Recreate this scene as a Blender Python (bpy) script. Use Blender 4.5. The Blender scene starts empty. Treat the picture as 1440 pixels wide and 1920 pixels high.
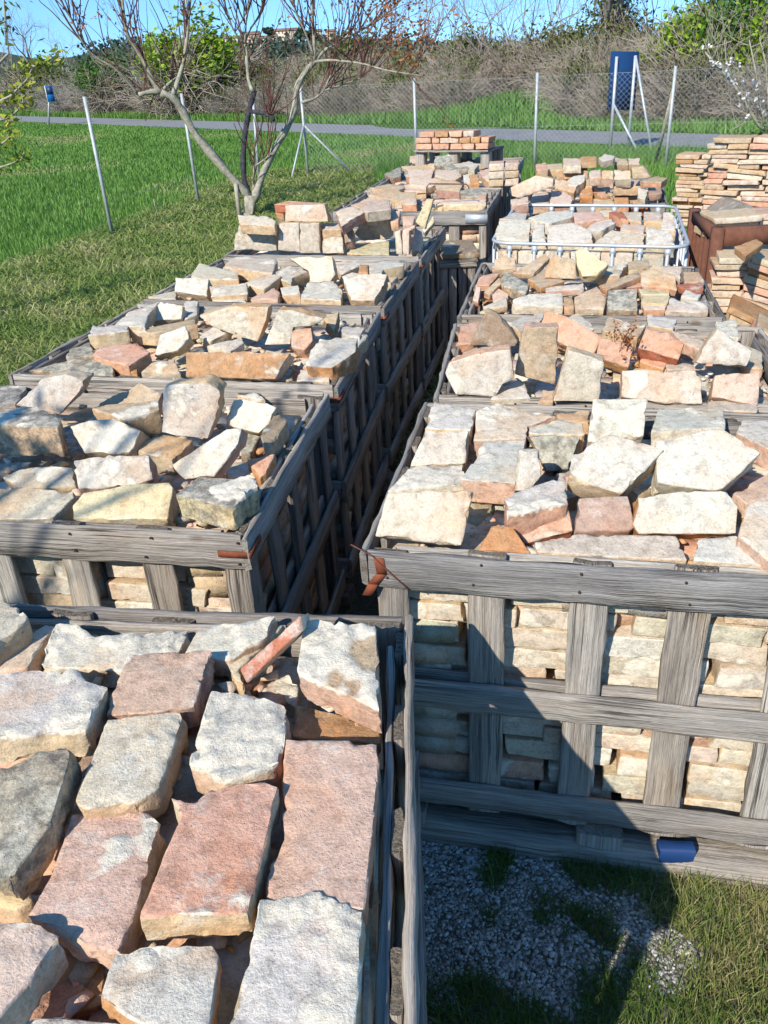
import bpy, bmesh, math, random
import numpy as np
from mathutils import Vector, Matrix, noise
random.seed(7); rng = np.random.default_rng(7)
PI = math.pi; rad = math.radians
scene = bpy.context.scene
COL = scene.collection

# ------------------------------------------------------------------ camera
F, CX, CY, EYE = 1567.0, 720.0, 960.0, 1.95
nad = np.array([886 - CX, 3850 - CY, F]); zc = -nad / np.linalg.norm(nad)
yc = np.array([0, 0, 1.0]); yc = yc - yc.dot(zc) * zc; yc /= np.linalg.norm(yc)
xc = np.cross(yc, zc)
R = np.array([xc, yc, zc])
def ray(px, py): return R @ np.array([px - CX, py - CY, F])
def at(px, py, z):                       # point of the place at height z seen at this pixel
    d = ray(px, py); p = d * ((z - EYE) / d[2]); return np.array([p[0], p[1], z])
def atY(px, py, Y):                      # point on the upright plane y = Y
    d = ray(px, py); p = d * (Y / d[1]); return np.array([p[0], p[1], p[2] + EYE])
def proj(P):
    c = R.T @ (np.asarray(P, float) - np.array([0, 0, EYE])); return CX + F * c[0] / c[2], CY + F * c[1] / c[2]
cam = bpy.data.cameras.new('camera'); co = bpy.data.objects.new('camera', cam); COL.objects.link(co)
m = Matrix.Identity(4)
for i in range(3):
    m[i][0] = R[i, 0]; m[i][1] = -R[i, 1]; m[i][2] = -R[i, 2]
m[2][3] = EYE
co.matrix_world = m
cam.sensor_fit = 'VERTICAL'; cam.sensor_height = 36; cam.lens = 36 * F / 1920
cam.clip_start = .05; cam.clip_end = 6000
scene.camera = co

# ------------------------------------------------------------------ light
AZ, EL = 214.0, 36.0                      # where the sun stands (clockwise from +y), its height
sd = Vector((math.sin(rad(AZ)) * math.cos(rad(EL)), math.cos(rad(AZ)) * math.cos(rad(EL)), math.sin(rad(EL))))
sl = bpy.data.lights.new('sun', 'SUN'); sl.energy = 4.1; sl.angle = rad(.5); sl.color = (1, .93, .82)
so = bpy.data.objects.new('sun', sl); COL.objects.link(so)
so.rotation_euler = sd.to_track_quat('Z', 'Y').to_euler(); so.location = (0, 0, 30)
w = bpy.data.worlds.new('World'); scene.world = w; w.use_nodes = True
nt = w.node_tree; sky = nt.nodes.new('ShaderNodeTexSky'); sky.sky_type = 'NISHITA'; sky.sun_disc = False
sky.sun_elevation = rad(EL); sky.sun_rotation = rad(AZ); sky.air_density = 1.0; sky.dust_density = .05; sky.ozone_density = 3.0
bg = nt.nodes['Background']; bg.inputs['Strength'].default_value = .15
hs_ = nt.nodes.new('ShaderNodeHueSaturation'); hs_.inputs['Saturation'].default_value = 1.22; hs_.inputs['Hue'].default_value = .497
nt.links.new(sky.outputs[0], hs_.inputs['Color']); nt.links.new(hs_.outputs[0], bg.inputs['Color'])
tc_ = nt.nodes.new('ShaderNodeTexCoord'); up_ = nt.nodes.new('ShaderNodeVectorMath'); up_.operation = 'ADD'; up_.inputs[1].default_value = (0, 0, .16)
nt.links.new(tc_.outputs['Generated'], up_.inputs[0]); nrm_ = nt.nodes.new('ShaderNodeVectorMath'); nrm_.operation = 'NORMALIZE'
nt.links.new(up_.outputs[0], nrm_.inputs[0]); nt.links.new(nrm_.outputs[0], sky.inputs['Vector'])   # clear deep-blue spring air
vs = scene.view_settings; vs.view_transform = 'Standard'; vs.look = 'None'; vs.gamma = 1; vs.exposure = .70; vs.use_curve_mapping = False

# ------------------------------------------------------------------ materials
class NT:
    def __init__(s, name, rough=.9, spec=.25):
        s.m = bpy.data.materials.new(name); s.m.use_nodes = True; s.t = s.m.node_tree
        s.b = s.t.nodes['Principled BSDF']; s.b.inputs['Roughness'].default_value = rough
        s.b.inputs['Specular IOR Level'].default_value = spec
    def n(s, typ, **kw):
        o = s.t.nodes.new(typ)
        for k, v in kw.items():
            if k in o.inputs: 
                s.set(o.inputs[k], v)
            else: setattr(o, k, v)
        return o
    def set(s, sock, v):
        if isinstance(v, bpy.types.NodeSocket): s.t.links.new(v, sock)
        else: sock.default_value = v
    def attr(s, name, typ='GEOMETRY'):
        o = s.t.nodes.new('ShaderNodeAttribute'); o.attribute_name = name; o.attribute_type = typ; return o
    def noise(s, vec, scale, detail=4, rough=.6, dist=0):
        o = s.n('ShaderNodeTexNoise', Scale=scale, Detail=detail, Roughness=rough, Distortion=dist)
        if vec is not None: s.t.links.new(vec, o.inputs['Vector'])
        return o.outputs['Fac']
    def ramp(s, fac, stops, interp='LINEAR'):
        o = s.t.nodes.new('ShaderNodeValToRGB'); s.t.links.new(fac, o.inputs[0]); cr = o.color_ramp; cr.interpolation = interp
        while len(cr.elements) < len(stops): cr.elements.new(.5)
        for e, (p, c) in zip(cr.elements, stops): e.position = p; e.color = (*c, 1) if len(c) == 3 else c
        return o.outputs[0]
    def mix(s, a, b, fac, mode='MIX'):
        o = s.t.nodes.new('ShaderNodeMix'); o.data_type = 'RGBA'; o.blend_type = mode
        s.set(o.inputs[6], a if isinstance(a, bpy.types.NodeSocket) else (*a, 1)); s.set(o.inputs[7], b if isinstance(b, bpy.types.NodeSocket) else (*b, 1))
        s.set(o.inputs[0], fac); return o.outputs[2]
    def math(s, op, a, b=0.0, clamp=False):
        o = s.t.nodes.new('ShaderNodeMath'); o.operation = op; o.use_clamp = clamp; s.set(o.inputs[0], a); s.set(o.inputs[1], b); return o.outputs[0]
    def vadd(s, a, b):
        o = s.t.nodes.new('ShaderNodeVectorMath'); o.operation = 'ADD'; s.set(o.inputs[0], a); s.set(o.inputs[1], b); return o.outputs[0]
    def vscale(s, a, sc):
        o = s.t.nodes.new('ShaderNodeVectorMath'); o.operation = 'MULTIPLY'; s.set(o.inputs[0], a); o.inputs[1].default_value = sc; return o.outputs[0]
    def objvec(s):
        tc = s.t.nodes.new('ShaderNodeTexCoord'); oi = s.t.nodes.new('ShaderNodeObjectInfo')
        s.rnd = oi.outputs['Random']; s.col = oi.outputs['Color']
        r = s.math('MULTIPLY', oi.outputs['Random'], 57.0)
        return s.vadd(tc.outputs['Object'], r)
    def bump(s, h, strength, dist=.01, prev=None):
        o = s.n('ShaderNodeBump', Strength=strength, Distance=dist); s.t.links.new(h, o.inputs['Height'])
        if prev is not None: s.t.links.new(prev, o.inputs['Normal'])
        return o.outputs[0]
    def out(s, col, normal=None):
        s.set(s.b.inputs['Base Color'], col if isinstance(col, bpy.types.NodeSocket) else (*col, 1))
        if normal is not None: s.t.links.new(normal, s.b.inputs['Normal'])
        return s.m
MAT = {}
def m_brick(name, per_vertex=False):
    t = NT(name, .95, .15); v = t.objvec()
    if per_vertex:
        tint = t.attr('col').outputs['Color']; raw = tint; top = None
    else:
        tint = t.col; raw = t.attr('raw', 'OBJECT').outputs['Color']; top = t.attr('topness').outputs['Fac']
    big = t.noise(v, 7, 5, .6); mid = t.noise(v, 38, 6, .7); fine = t.noise(v, 210, 4, .7)
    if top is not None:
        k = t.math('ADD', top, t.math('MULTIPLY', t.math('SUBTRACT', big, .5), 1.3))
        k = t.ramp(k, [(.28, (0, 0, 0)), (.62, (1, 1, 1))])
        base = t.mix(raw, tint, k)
    else: base = tint
    warm = t.mix(base, (1.0, .66, .42), 1.0, 'MULTIPLY')
    base = t.mix(base, warm, t.ramp(t.noise(t.vadd(v, (9, 3, 1)), 5, 4, .6), [(.5, (0, 0, 0)), (.72, (.6, .6, .6))]))
    base = t.mix(base, (.66, .62, .54), t.ramp(t.noise(t.vadd(v, (3, 7, 5)), 9, 6, .75), [(.55, (0, 0, 0)), (.68, (.6, .6, .6))]))
    base = t.mix(base, t.ramp(mid, [(.25, (.58, .54, .50)), (.5, (.98, .98, .98)), (.75, (1.1, 1.09, 1.06))]), 1.0, 'MULTIPLY')
    base = t.mix(base, t.ramp(fine, [(.3, (.70, .67, .64)), (.5, (1, 1, 1)), (.7, (1.12, 1.12, 1.12))]), .8, 'MULTIPLY')
    if not per_vertex:
        li = t.attr('lichen', 'OBJECT').outputs['Fac']
        lk = t.math('MULTIPLY', t.ramp(t.noise(v, 26, 8, .8), [(.42, (0, 0, 0)), (.58, (1, 1, 1))]), li)
        base = t.mix(base, (.11, .105, .09), lk)
        sp = t.math('MULTIPLY', t.ramp(t.noise(t.vadd(v, (2, 8, 3)), 75, 5, .8), [(.60, (0, 0, 0)), (.66, (1, 1, 1))]), t.ramp(t.noise(t.vadd(v, (1, 5, 9)), 11, 3), [(.45, (0, 0, 0)), (.6, (.75, .75, .75))]))
        base = t.mix(base, (.12, .105, .09), sp)
        mo = t.attr('mortar').outputs['Fac']
        mcol = t.ramp(t.noise(v, 60, 6, .75), [(.3, (.45, .395, .31)), (.5, (.64, .58, .465)), (.7, (.72, .665, .55))])
        vc = t.n('ShaderNodeTexVoronoi', Scale=34.0, feature='DISTANCE_TO_EDGE'); t.t.links.new(t.vadd(v, t.vscale(t.n('ShaderNodeTexNoise', Scale=22.0, Detail=4.0).outputs['Color'], (.05, .05, .05))), vc.inputs['Vector'])
        ck = t.math('MULTIPLY', t.ramp(vc.outputs['Distance'], [(.0, (1, 1, 1)), (.07, (0, 0, 0))]), t.ramp(t.noise(v, 13, 3), [(.48, (0, 0, 0)), (.6, (1, 1, 1))]))
        mcol = t.mix(mcol, (.16, .14, .115), t.math('MULTIPLY', ck, .45))
        base = t.mix(base, mcol, t.ramp(t.math('ADD', mo, t.math('MULTIPLY', t.math('SUBTRACT', mid, .5), .7)), [(.18, (0, 0, 0)), (.62, (1, 1, 1))]))
        rim_ = t.ramp(mo, [(.12, (0, 0, 0)), (.24, (1, 1, 1)), (.34, (0, 0, 0))]); base = t.mix(base, (.17, .145, .12), t.math('MULTIPLY', rim_, .25))
    vo = t.n('ShaderNodeTexVoronoi', Scale=95.0); t.t.links.new(t.vadd(v, t.vscale(t.n('ShaderNodeTexNoise', Scale=30.0).outputs['Color'], (.03, .03, .03))), vo.inputs['Vector'])
    pit = t.ramp(vo.outputs['Distance'], [(.0, (0, 0, 0)), (.25, (1, 1, 1))])
    pk = t.math('MULTIPLY', t.math('SUBTRACT', 1.0, pit), t.ramp(t.noise(v, 17, 3), [(.52, (0, 0, 0)), (.62, (1, 1, 1))]))
    nb = t.bump(t.math('SUBTRACT', t.math('ADD', mid, t.math('MULTIPLY', fine, .35)), t.math('MULTIPLY', pk, .9)), .6, .010)
    return t.out(base, nb)
MAT['brick'] = m_brick('old_brick'); MAT['rubble'] = m_brick('brick_rubble', True)
def m_wood():
    t = NT('weathered_wood', .9, .2); gc = t.attr('gc').outputs['Vector']
    g1 = t.noise(t.vscale(gc, (1.6, 55, 55)), 1.0, 6, .7, .6); g2 = t.noise(t.vscale(gc, (5, 260, 260)), 1.0, 4, .7, .3)
    bl = t.noise(t.vscale(gc, (3.0, 10, 10)), 1.0, 4, .6)
    oi = t.t.nodes.new('ShaderNodeObjectInfo')
    c = t.ramp(g1, [(.25, (.13, .12, .112)), (.45, (.34, .322, .298)), (.6, (.46, .44, .41)), (.8, (.58, .555, .52))])
    c2 = t.ramp(g1, [(.25, (.10, .07, .045)), (.5, (.27, .205, .145)), (.8, (.42, .33, .245))])
    wm = t.attr('warm', 'OBJECT').outputs['Fac']
    c = t.mix(c, c2, t.math('ADD', wm, t.ramp(bl, [(.52, (0, 0, 0)), (.75, (.55, .55, .55))]), True))
    c = t.mix(c, t.ramp(g2, [(.32, (.38, .36, .34)), (.48, (1, 1, 1)), (.75, (1.12, 1.1, 1.08))]), .85, 'MULTIPLY')
    c = t.mix(c, t.ramp(bl, [(.3, (.72, .72, .73)), (.6, (1.08, 1.07, 1.05))]), 1.0, 'MULTIPLY')
    vo = t.n('ShaderNodeTexVoronoi', Scale=1.0); t.t.links.new(t.vscale(gc, (4.2, 7, 7)), vo.inputs['Vector'])
    kn = t.ramp(vo.outputs['Distance'], [(.06, (1, 1, 1)), (.13, (0, 0, 0))])
    c = t.mix(c, (.13, .085, .05), t.math('MULTIPLY', kn, .75))
    ckw = t.ramp(t.noise(t.vscale(gc, (1.1, 75, 40)), 1.0, 3, .55, .25), [(.455, (0, 0, 0)), (.485, (1, 1, 1)), (.515, (0, 0, 0))]); ckm = t.ramp(t.noise(t.vscale(gc, (1.7, 6, 6)), 1.0, 3, .5), [(.5, (0, 0, 0)), (.62, (1, 1, 1))])
    crk = t.math('MULTIPLY', ckw, ckm); c = t.mix(c, (.035, .03, .026), t.math('MULTIPLY', crk, .85))
    c = t.mix(c, t.ramp(oi.outputs['Random'], [(0, (.68, .68, .70)), (1, (1.2, 1.18, 1.14))]), 1.0, 'MULTIPLY')
    e = t.attr('endgrain').outputs['Fac']
    c = t.mix(c, t.ramp(t.noise(t.vscale(gc, (20, 150, 150)), 1.0, 4, .7), [(.35, (.06, .05, .04)), (.65, (.27, .22, .16))]), e)
    nb = t.bump(t.math('SUBTRACT', t.math('ADD', g1, t.math('MULTIPLY', g2, .9)), t.math('MULTIPLY', crk, 1.2)), .9, .007)
    return t.out(c, nb)
MAT['wood'] = m_wood()
def m_flat(name, c, rough=.7, metal=0, var=.25, scale=12, spec=.4, c2=None):
    t = NT(name, rough, spec); v = t.objvec(); n = t.noise(v, scale, 6, .65)
    lo = c2 or tuple(x * (1 - var) for x in c)
    col = t.ramp(n, [(.3, lo), (.7, c)]); t.b.inputs['Metallic'].default_value = metal
    return t.out(col, t.bump(n, .15, .004))
MAT['rust'] = m_flat('rusty_steel', (.20, .075, .035), .9, 0, .5, 25, .2, (.09, .035, .02))
MAT['rustred'] = m_flat('rusty_red_strap', (.26, .075, .035), .85, 0, .5, 40, .2, (.13, .04, .022))
MAT['rustframe'] = m_flat('brown_rust_plate', (.17, .072, .045), .9, 0, .4, 30, .2, (.10, .045, .03))
MAT['galv'] = m_flat('galvanised_steel', (.50, .54, .57), .5, .35, .2, 30, .5)
MAT['wire'] = m_flat('fence_wire', (.42, .44, .44), .5, .6, .15, 30, .5)
MAT['post'] = m_flat('galvanised_post', (.46, .49, .49), .6, .3, .3, 14, .5)
MAT['stake'] = m_flat('pale_stake', (.42, .37, .28), .9, 0, .3, 14)
MAT['blueboard'] = m_flat('dark_blue_panel', (.012, .045, .13), .95, 0, .1, 3, .05)
MAT['bluesign'] = m_flat('bright_blue_sign', (.01, .14, .42), .5, 0, .1, 3)
MAT['signdark'] = m_flat('sign_dark_panel', (.015, .04, .10), .5, 0, .2, 3)
MAT['white'] = m_flat('white_paint', (.75, .75, .73), .6, 0, .1, 3)
MAT['nail'] = m_flat('rusty_nail', (.045, .028, .02), .8, 0, .3, 30)
MAT['bluetub'] = m_flat('blue_plastic', (.008, .04, .14), .6, 0, .2, 5)
MAT['tarp'] = m_flat('dark_blue_sheet', (.02, .05, .12), .6, 0, .3, 8)
MAT['asphalt'] = m_flat('worn_asphalt', (.25, .255, .26), .95, 0, .25, 3, .2)
MAT['hw1'] = m_flat('cream_plaster', (.55, .47, .36), .9, 0, .15, .2)
MAT['hw2'] = m_flat('pink_plaster', (.50, .33, .24), .9, 0, .15, .2)
MAT['hw3'] = m_flat('pale_plaster', (.66, .62, .54), .9, 0, .12, .2)
MAT['roof'] = m_flat('clay_tile_roof', (.30, .17, .11), .9, 0, .3, .5)
MAT['pane'] = m_flat('dark_window', (.04, .05, .06), .3, 0, .2, .5)
def m_bark(name, lo, hi, sc=18):
    t = NT(name, .95, .15); v = t.objvec(); n = t.noise(v, sc, 6, .7); 
    return t.out(t.ramp(n, [(.3, lo), (.68, hi)]), t.bump(n, .6, .01))
MAT['bark'] = m_bark('grey_green_bark', (.16, .145, .11), (.42, .39, .30))
MAT['barkdark'] = m_bark('dark_tarred_bark', (.018, .02, .025), (.07, .07, .08))
MAT['twig'] = m_bark('reddish_twig', (.075, .035, .03), (.17, .085, .07))
MAT['scrub'] = m_bark('grey_brown_scrub', (.23, .19, .15), (.45, .385, .31), 1.2)
MAT['scrubgrey'] = m_bark('grey_scrub', (.22, .20, .17), (.42, .395, .345), 1.2)
MAT['treegrey'] = m_bark('grey_tree_bark', (.17, .15, .145), (.34, .30, .285), 2)
def m_leaf(name, stops, trans=.25):
    t = NT(name, .55, .35); a = t.attr('bv').outputs['Fac']
    c = t.ramp(a, stops)
    tr = t.n('ShaderNodeBsdfTranslucent'); t.t.links.new(c, tr.inputs['Color'])
    mx = t.n('ShaderNodeMixShader'); mx.inputs[0].default_value = trans
    t.out(c); o = t.t.nodes['Material Output']
    t.t.links.new(t.b.outputs[0], mx.inputs[1]); t.t.links.new(tr.outputs[0], mx.inputs[2]); t.t.links.new(mx.outputs[0], o.inputs[0])
    return t.m
MAT['field'] = m_leaf('field_grass', [(0, (.085, .18, .03)), (.5, (.135, .275, .05)), (.9, (.20, .345, .07)), (1, (.33, .32, .14))], .3)
MAT['hay'] = m_leaf('mown_grass', [(0, (.10, .17, .025)), (.4, (.20, .28, .06)), (.7, (.34, .35, .12)), (1, (.52, .47, .25))], .25)
MAT['clump'] = m_leaf('grass_clump', [(0, (.04, .09, .012)), (.5, (.11, .18, .03)), (.8, (.24, .26, .08)), (1, (.40, .34, .17))], .25)
MAT['leaf_lime'] = m_leaf('lime_leaf', [(0, (.08, .16, .012)), (.5, (.20, .32, .02)), (1, (.34, .45, .04))])
MAT['leaf_green'] = m_leaf('green_leaf', [(0, (.03, .08, .012)), (.5, (.07, .16, .02)), (1, (.13, .24, .04))])
MAT['leaf_olive'] = m_leaf('olive_leaf', [(0, (.05, .065, .015)), (.5, (.11, .13, .03)), (1, (.19, .20, .06))])
MAT['leaf_yellow'] = m_leaf('yellow_green_leaf', [(0, (.05, .10, .012)), (.5, (.18, .24, .02)), (.85, (.38, .37, .03)), (1, (.55, .38, .10))])
MAT['leaf_orange'] = m_leaf('orange_leaf', [(0, (.22, .07, .02)), (1, (.42, .17, .05))])
MAT['leaf_dark'] = m_leaf('distant_wood', [(0, (.025, .045, .03)), (1, (.075, .105, .06))], .1)
MAT['petal'] = m_leaf('white_petal', [(0, (.65, .60, .58)), (1, (.82, .80, .80))])
def m_ground():
    t = NT('ground_soil', 1, .1); tc = t.t.nodes.new('ShaderNodeTexCoord'); v = tc.outputs['Object']
    a = t.noise(v, .35, 6, .65); b = t.noise(v, 9, 6, .7)
    c = t.ramp(a, [(.35, (.055, .12, .018)), (.6, (.08, .16, .025)), (.75, (.15, .16, .055))])
    c = t.mix(c, t.ramp(b, [(.3, (.5, .5, .5)), (.7, (1.2, 1.2, 1.1))]), 1, 'MULTIPLY')
    return t.out(c, t.bump(b, .6, .04))
MAT['ground'] = m_ground()
def m_gravel():
    t = NT('gravel_earth', 1, .1); tc = t.t.nodes.new('ShaderNodeTexCoord'); v = tc.outputs['Object']
    a = t.noise(v, 3.0, 6, .7); b = t.noise(v, 60, 5, .7)
    c = t.ramp(a, [(.4, (.10, .09, .06)), (.6, (.17, .155, .12))]); c = t.mix(c, t.ramp(b, [(.3, (.5, .5, .5)), (.7, (1.3, 1.3, 1.25))]), 1, 'MULTIPLY')
    return t.out(c, t.bump(b, .8, .01))
MAT['gravel'] = m_gravel()
def m_pebble():
    t = NT('white_pebble', .9, .2); a = t.attr('bv').outputs['Fac']; v = t.objvec()
    return t.out(t.mix(t.ramp(a, [(0, (.15, .14, .12)), (.6, (.36, .345, .315)), (1, (.58, .565, .53))]), t.ramp(t.noise(v, 90, 4), [(.3, (.75, .75, .75)), (.7, (1.05, 1.05, 1.05))]), 1, 'MULTIPLY'))
MAT['pebble'] = m_pebble()
MAT['hill'] = m_flat('hill_scrub', (.085, .10, .055), 1, 0, .5, .05, .1)

# ------------------------------------------------------------------ object helpers
def tag(o, label=None, cat=None, group=None, kind=None):
    if label: o['label'] = label
    if cat: o['category'] = cat
    if group: o['group'] = group
    if kind: o['kind'] = kind
    return o
def empty(name, loc, label=None, cat=None, group=None, rz=0):
    o = bpy.data.objects.new(name, None); COL.objects.link(o); o.location = loc; o.rotation_euler = (0, 0, rz); o.empty_display_size = .1
    return tag(o, label, cat, group)
def link(name, me, mat, parent=None):
    o = bpy.data.objects.new(name, me); COL.objects.link(o)
    if mat is not None and not me.materials: me.materials.append(mat)
    if parent is not None: o.parent = parent
    return o
def mesh_np(name, V, T, mat, parent=None, attrs=None, smooth=False):
    """V (n,3); T list of face arrays (k, verts per face)."""
    V = np.asarray(V, np.float32); me = bpy.data.meshes.new(name)
    if not isinstance(T, list): T = [T]
    T = [np.asarray(t, np.int32) for t in T if len(t)]
    loops = np.concatenate([t.ravel() for t in T]); sizes = np.concatenate([np.full(len(t), t.shape[1], np.int32) for t in T])
    me.vertices.add(len(V)); me.vertices.foreach_set('co', V.ravel())
    me.loops.add(len(loops)); me.loops.foreach_set('vertex_index', loops)
    me.polygons.add(len(sizes)); st = np.concatenate([[0], np.cumsum(sizes)[:-1]]).astype(np.int32)
    me.polygons.foreach_set('loop_start', st); me.polygons.foreach_set('loop_total', sizes)
    if smooth: me.polygons.foreach_set('use_smooth', np.ones(len(sizes), bool))
    me.update(calc_edges=True)
    for k, a in (attrs or {}).items():
        a = np.asarray(a, np.float32)
        if a.ndim == 1: at_ = me.attributes.new(k, 'FLOAT', 'POINT'); at_.data.foreach_set('value', a)
        elif a.shape[1] == 3: at_ = me.attributes.new(k, 'FLOAT_VECTOR', 'POINT'); at_.data.foreach_set('vector', a.ravel())
        else: at_ = me.attributes.new(k, 'FLOAT_COLOR', 'POINT'); at_.data.foreach_set('color', a.ravel())
    return link(name, me, mat, parent)
class MB:
    """collects simple shapes into one mesh"""
    def __init__(s): s.V = []; s.Q = []; s.Tr = []; s.n = 0; s.gc = []; s.eg = []
    def add(s, V, Q=(), Tr=()):
        V = np.asarray(V, float); s.V.append(V)
        if len(Q): s.Q.append(np.asarray(Q) + s.n)
        if len(Tr): s.Tr.append(np.asarray(Tr) + s.n)
        s.n += len(V)
    def box(s, c, ax, ay, az):
        c, ax, ay, az = map(lambda a: np.asarray(a, float), (c, ax, ay, az))
        V = [c + i * ax + j * ay + k * az for k in (-1, 1) for j in (-1, 1) for i in (-1, 1)]
        s.add(V, [(0, 2, 3, 1), (4, 5, 7, 6), (0, 1, 5, 4), (2, 6, 7, 3), (0, 4, 6, 2), (1, 3, 7, 5)])
    def tube(s, pts, rads, k=5, cap=True):
        pts = np.asarray(pts, float); n = len(pts); rads = np.broadcast_to(np.asarray(rads, float), (n,))
        tg = np.gradient(pts, axis=0); tg /= np.linalg.norm(tg, axis=1)[:, None] + 1e-9
        ref = np.array([0, 0, 1.0]) if abs(tg[0, 2]) < .9 else np.array([1.0, 0, 0])
        u = np.cross(tg, ref); u /= np.linalg.norm(u, axis=1)[:, None] + 1e-9; v = np.cross(tg, u)
        a = np.arange(k) * 2 * PI / k
        V = pts[:, None] + rads[:, None, None] * (np.cos(a)[None, :, None] * u[:, None] + np.sin(a)[None, :, None] * v[:, None])
        i = np.arange(n - 1)[:, None] * k; j = np.arange(k)[None]; j2 = (j + 1) % k
        Q = np.stack([i + j, i + j2, i + k + j2, i + k + j], -1).reshape(-1, 4)
        Tr = []
        if cap: Tr = [(0, x + 1, x) for x in range(1, k - 1)] + [((n - 1) * k, (n - 1) * k + x, (n - 1) * k + x + 1) for x in range(1, k - 1)]
        s.add(V.reshape(-1, 3), Q, Tr)
    def build(s, name, mat, parent=None, smooth=False, attrs=None):
        T = []
        if s.Q: T.append(np.concatenate(s.Q))
        if s.Tr: T.append(np.concatenate(s.Tr))
        return mesh_np(name, np.concatenate(s.V), T, mat, parent, attrs, smooth)

# ------------------------------------------------------------------ boards
def board(name, p0, p1, wv, tv, parent=None, warm=0.0, rough=.0022, mat=None, cham=.004, ends=.4):
    """plank from p0 to p1 (its centre line); wv, tv = half width and half thickness vectors"""
    p0, p1, wv, tv = (np.asarray(a, float) for a in (p0, p1, wv, tv))
    L = np.linalg.norm(p1 - p0); n = max(2, int(L / .05)); hw, ht = np.linalg.norm(wv), np.linalg.norm(tv)
    a, b = 1 - cham / hw, 1 - cham / ht
    ring = [(-1, -b), (-a, -1), (0, -1), (a, -1), (1, -b), (1, b), (a, 1), (0, 1), (-a, 1), (-1, b)]; k = len(ring)
    V, G = [], []; off = random.uniform(0, 50); bow = random.uniform(-1, 1) * .004 * L; bow2 = random.uniform(-1, 1) * .003 * L
    ax = (p1 - p0) / L; seed = random.uniform(0, 99)
    for i in range(n + 1):
        f = i / n; c = p0 + (p1 - p0) * f + (wv / hw) * bow * math.sin(PI * f) + (tv / ht) * bow2 * math.sin(PI * f)
        for j, (u, v) in enumerate(ring):
            nz = noise.noise((f * L * 14 + seed, u * 2 + v * 3, seed)) * rough * 2.2 + noise.noise((f * L * 45, u * 5 + v * 7, seed)) * rough
            e = 0
            if i in (0, n): e = random.uniform(-.003, .003)
            V.append(c + wv * (u * (1 + nz / hw)) + tv * (v * (1 + nz / ht)) + ax * e); G.append((f * L + off, u * hw, v * ht))
    Q = []
    for i in range(n):
        for j in range(k):
            j2 = (j + 1) % k; Q.append((i * k + j, i * k + j2, i * k + k + j2, i * k + k + j))
    EG = [0.0] * len(V); base = len(V)
    for i in (0, n):                       # end grain caps with their own vertices
        V += V[i * k:i * k + k]; G += G[i * k:i * k + k]; EG += [ends] * k
    caps = [tuple(range(base, base + k))[::-1], tuple(range(base + k, base + 2 * k))]
    # flip if needed
    cr = np.dot(np.cross(wv, tv), ax)
    if cr < 0: Q = [q[::-1] for q in Q]; caps = [c[::-1] for c in caps]
    o = mesh_np(name, V, [np.array(Q), np.array(caps)], mat or MAT['wood'], parent, {'gc': np.array(G), 'endgrain': np.array(EG)}, False)
    o['warm'] = warm
    return o

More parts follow.
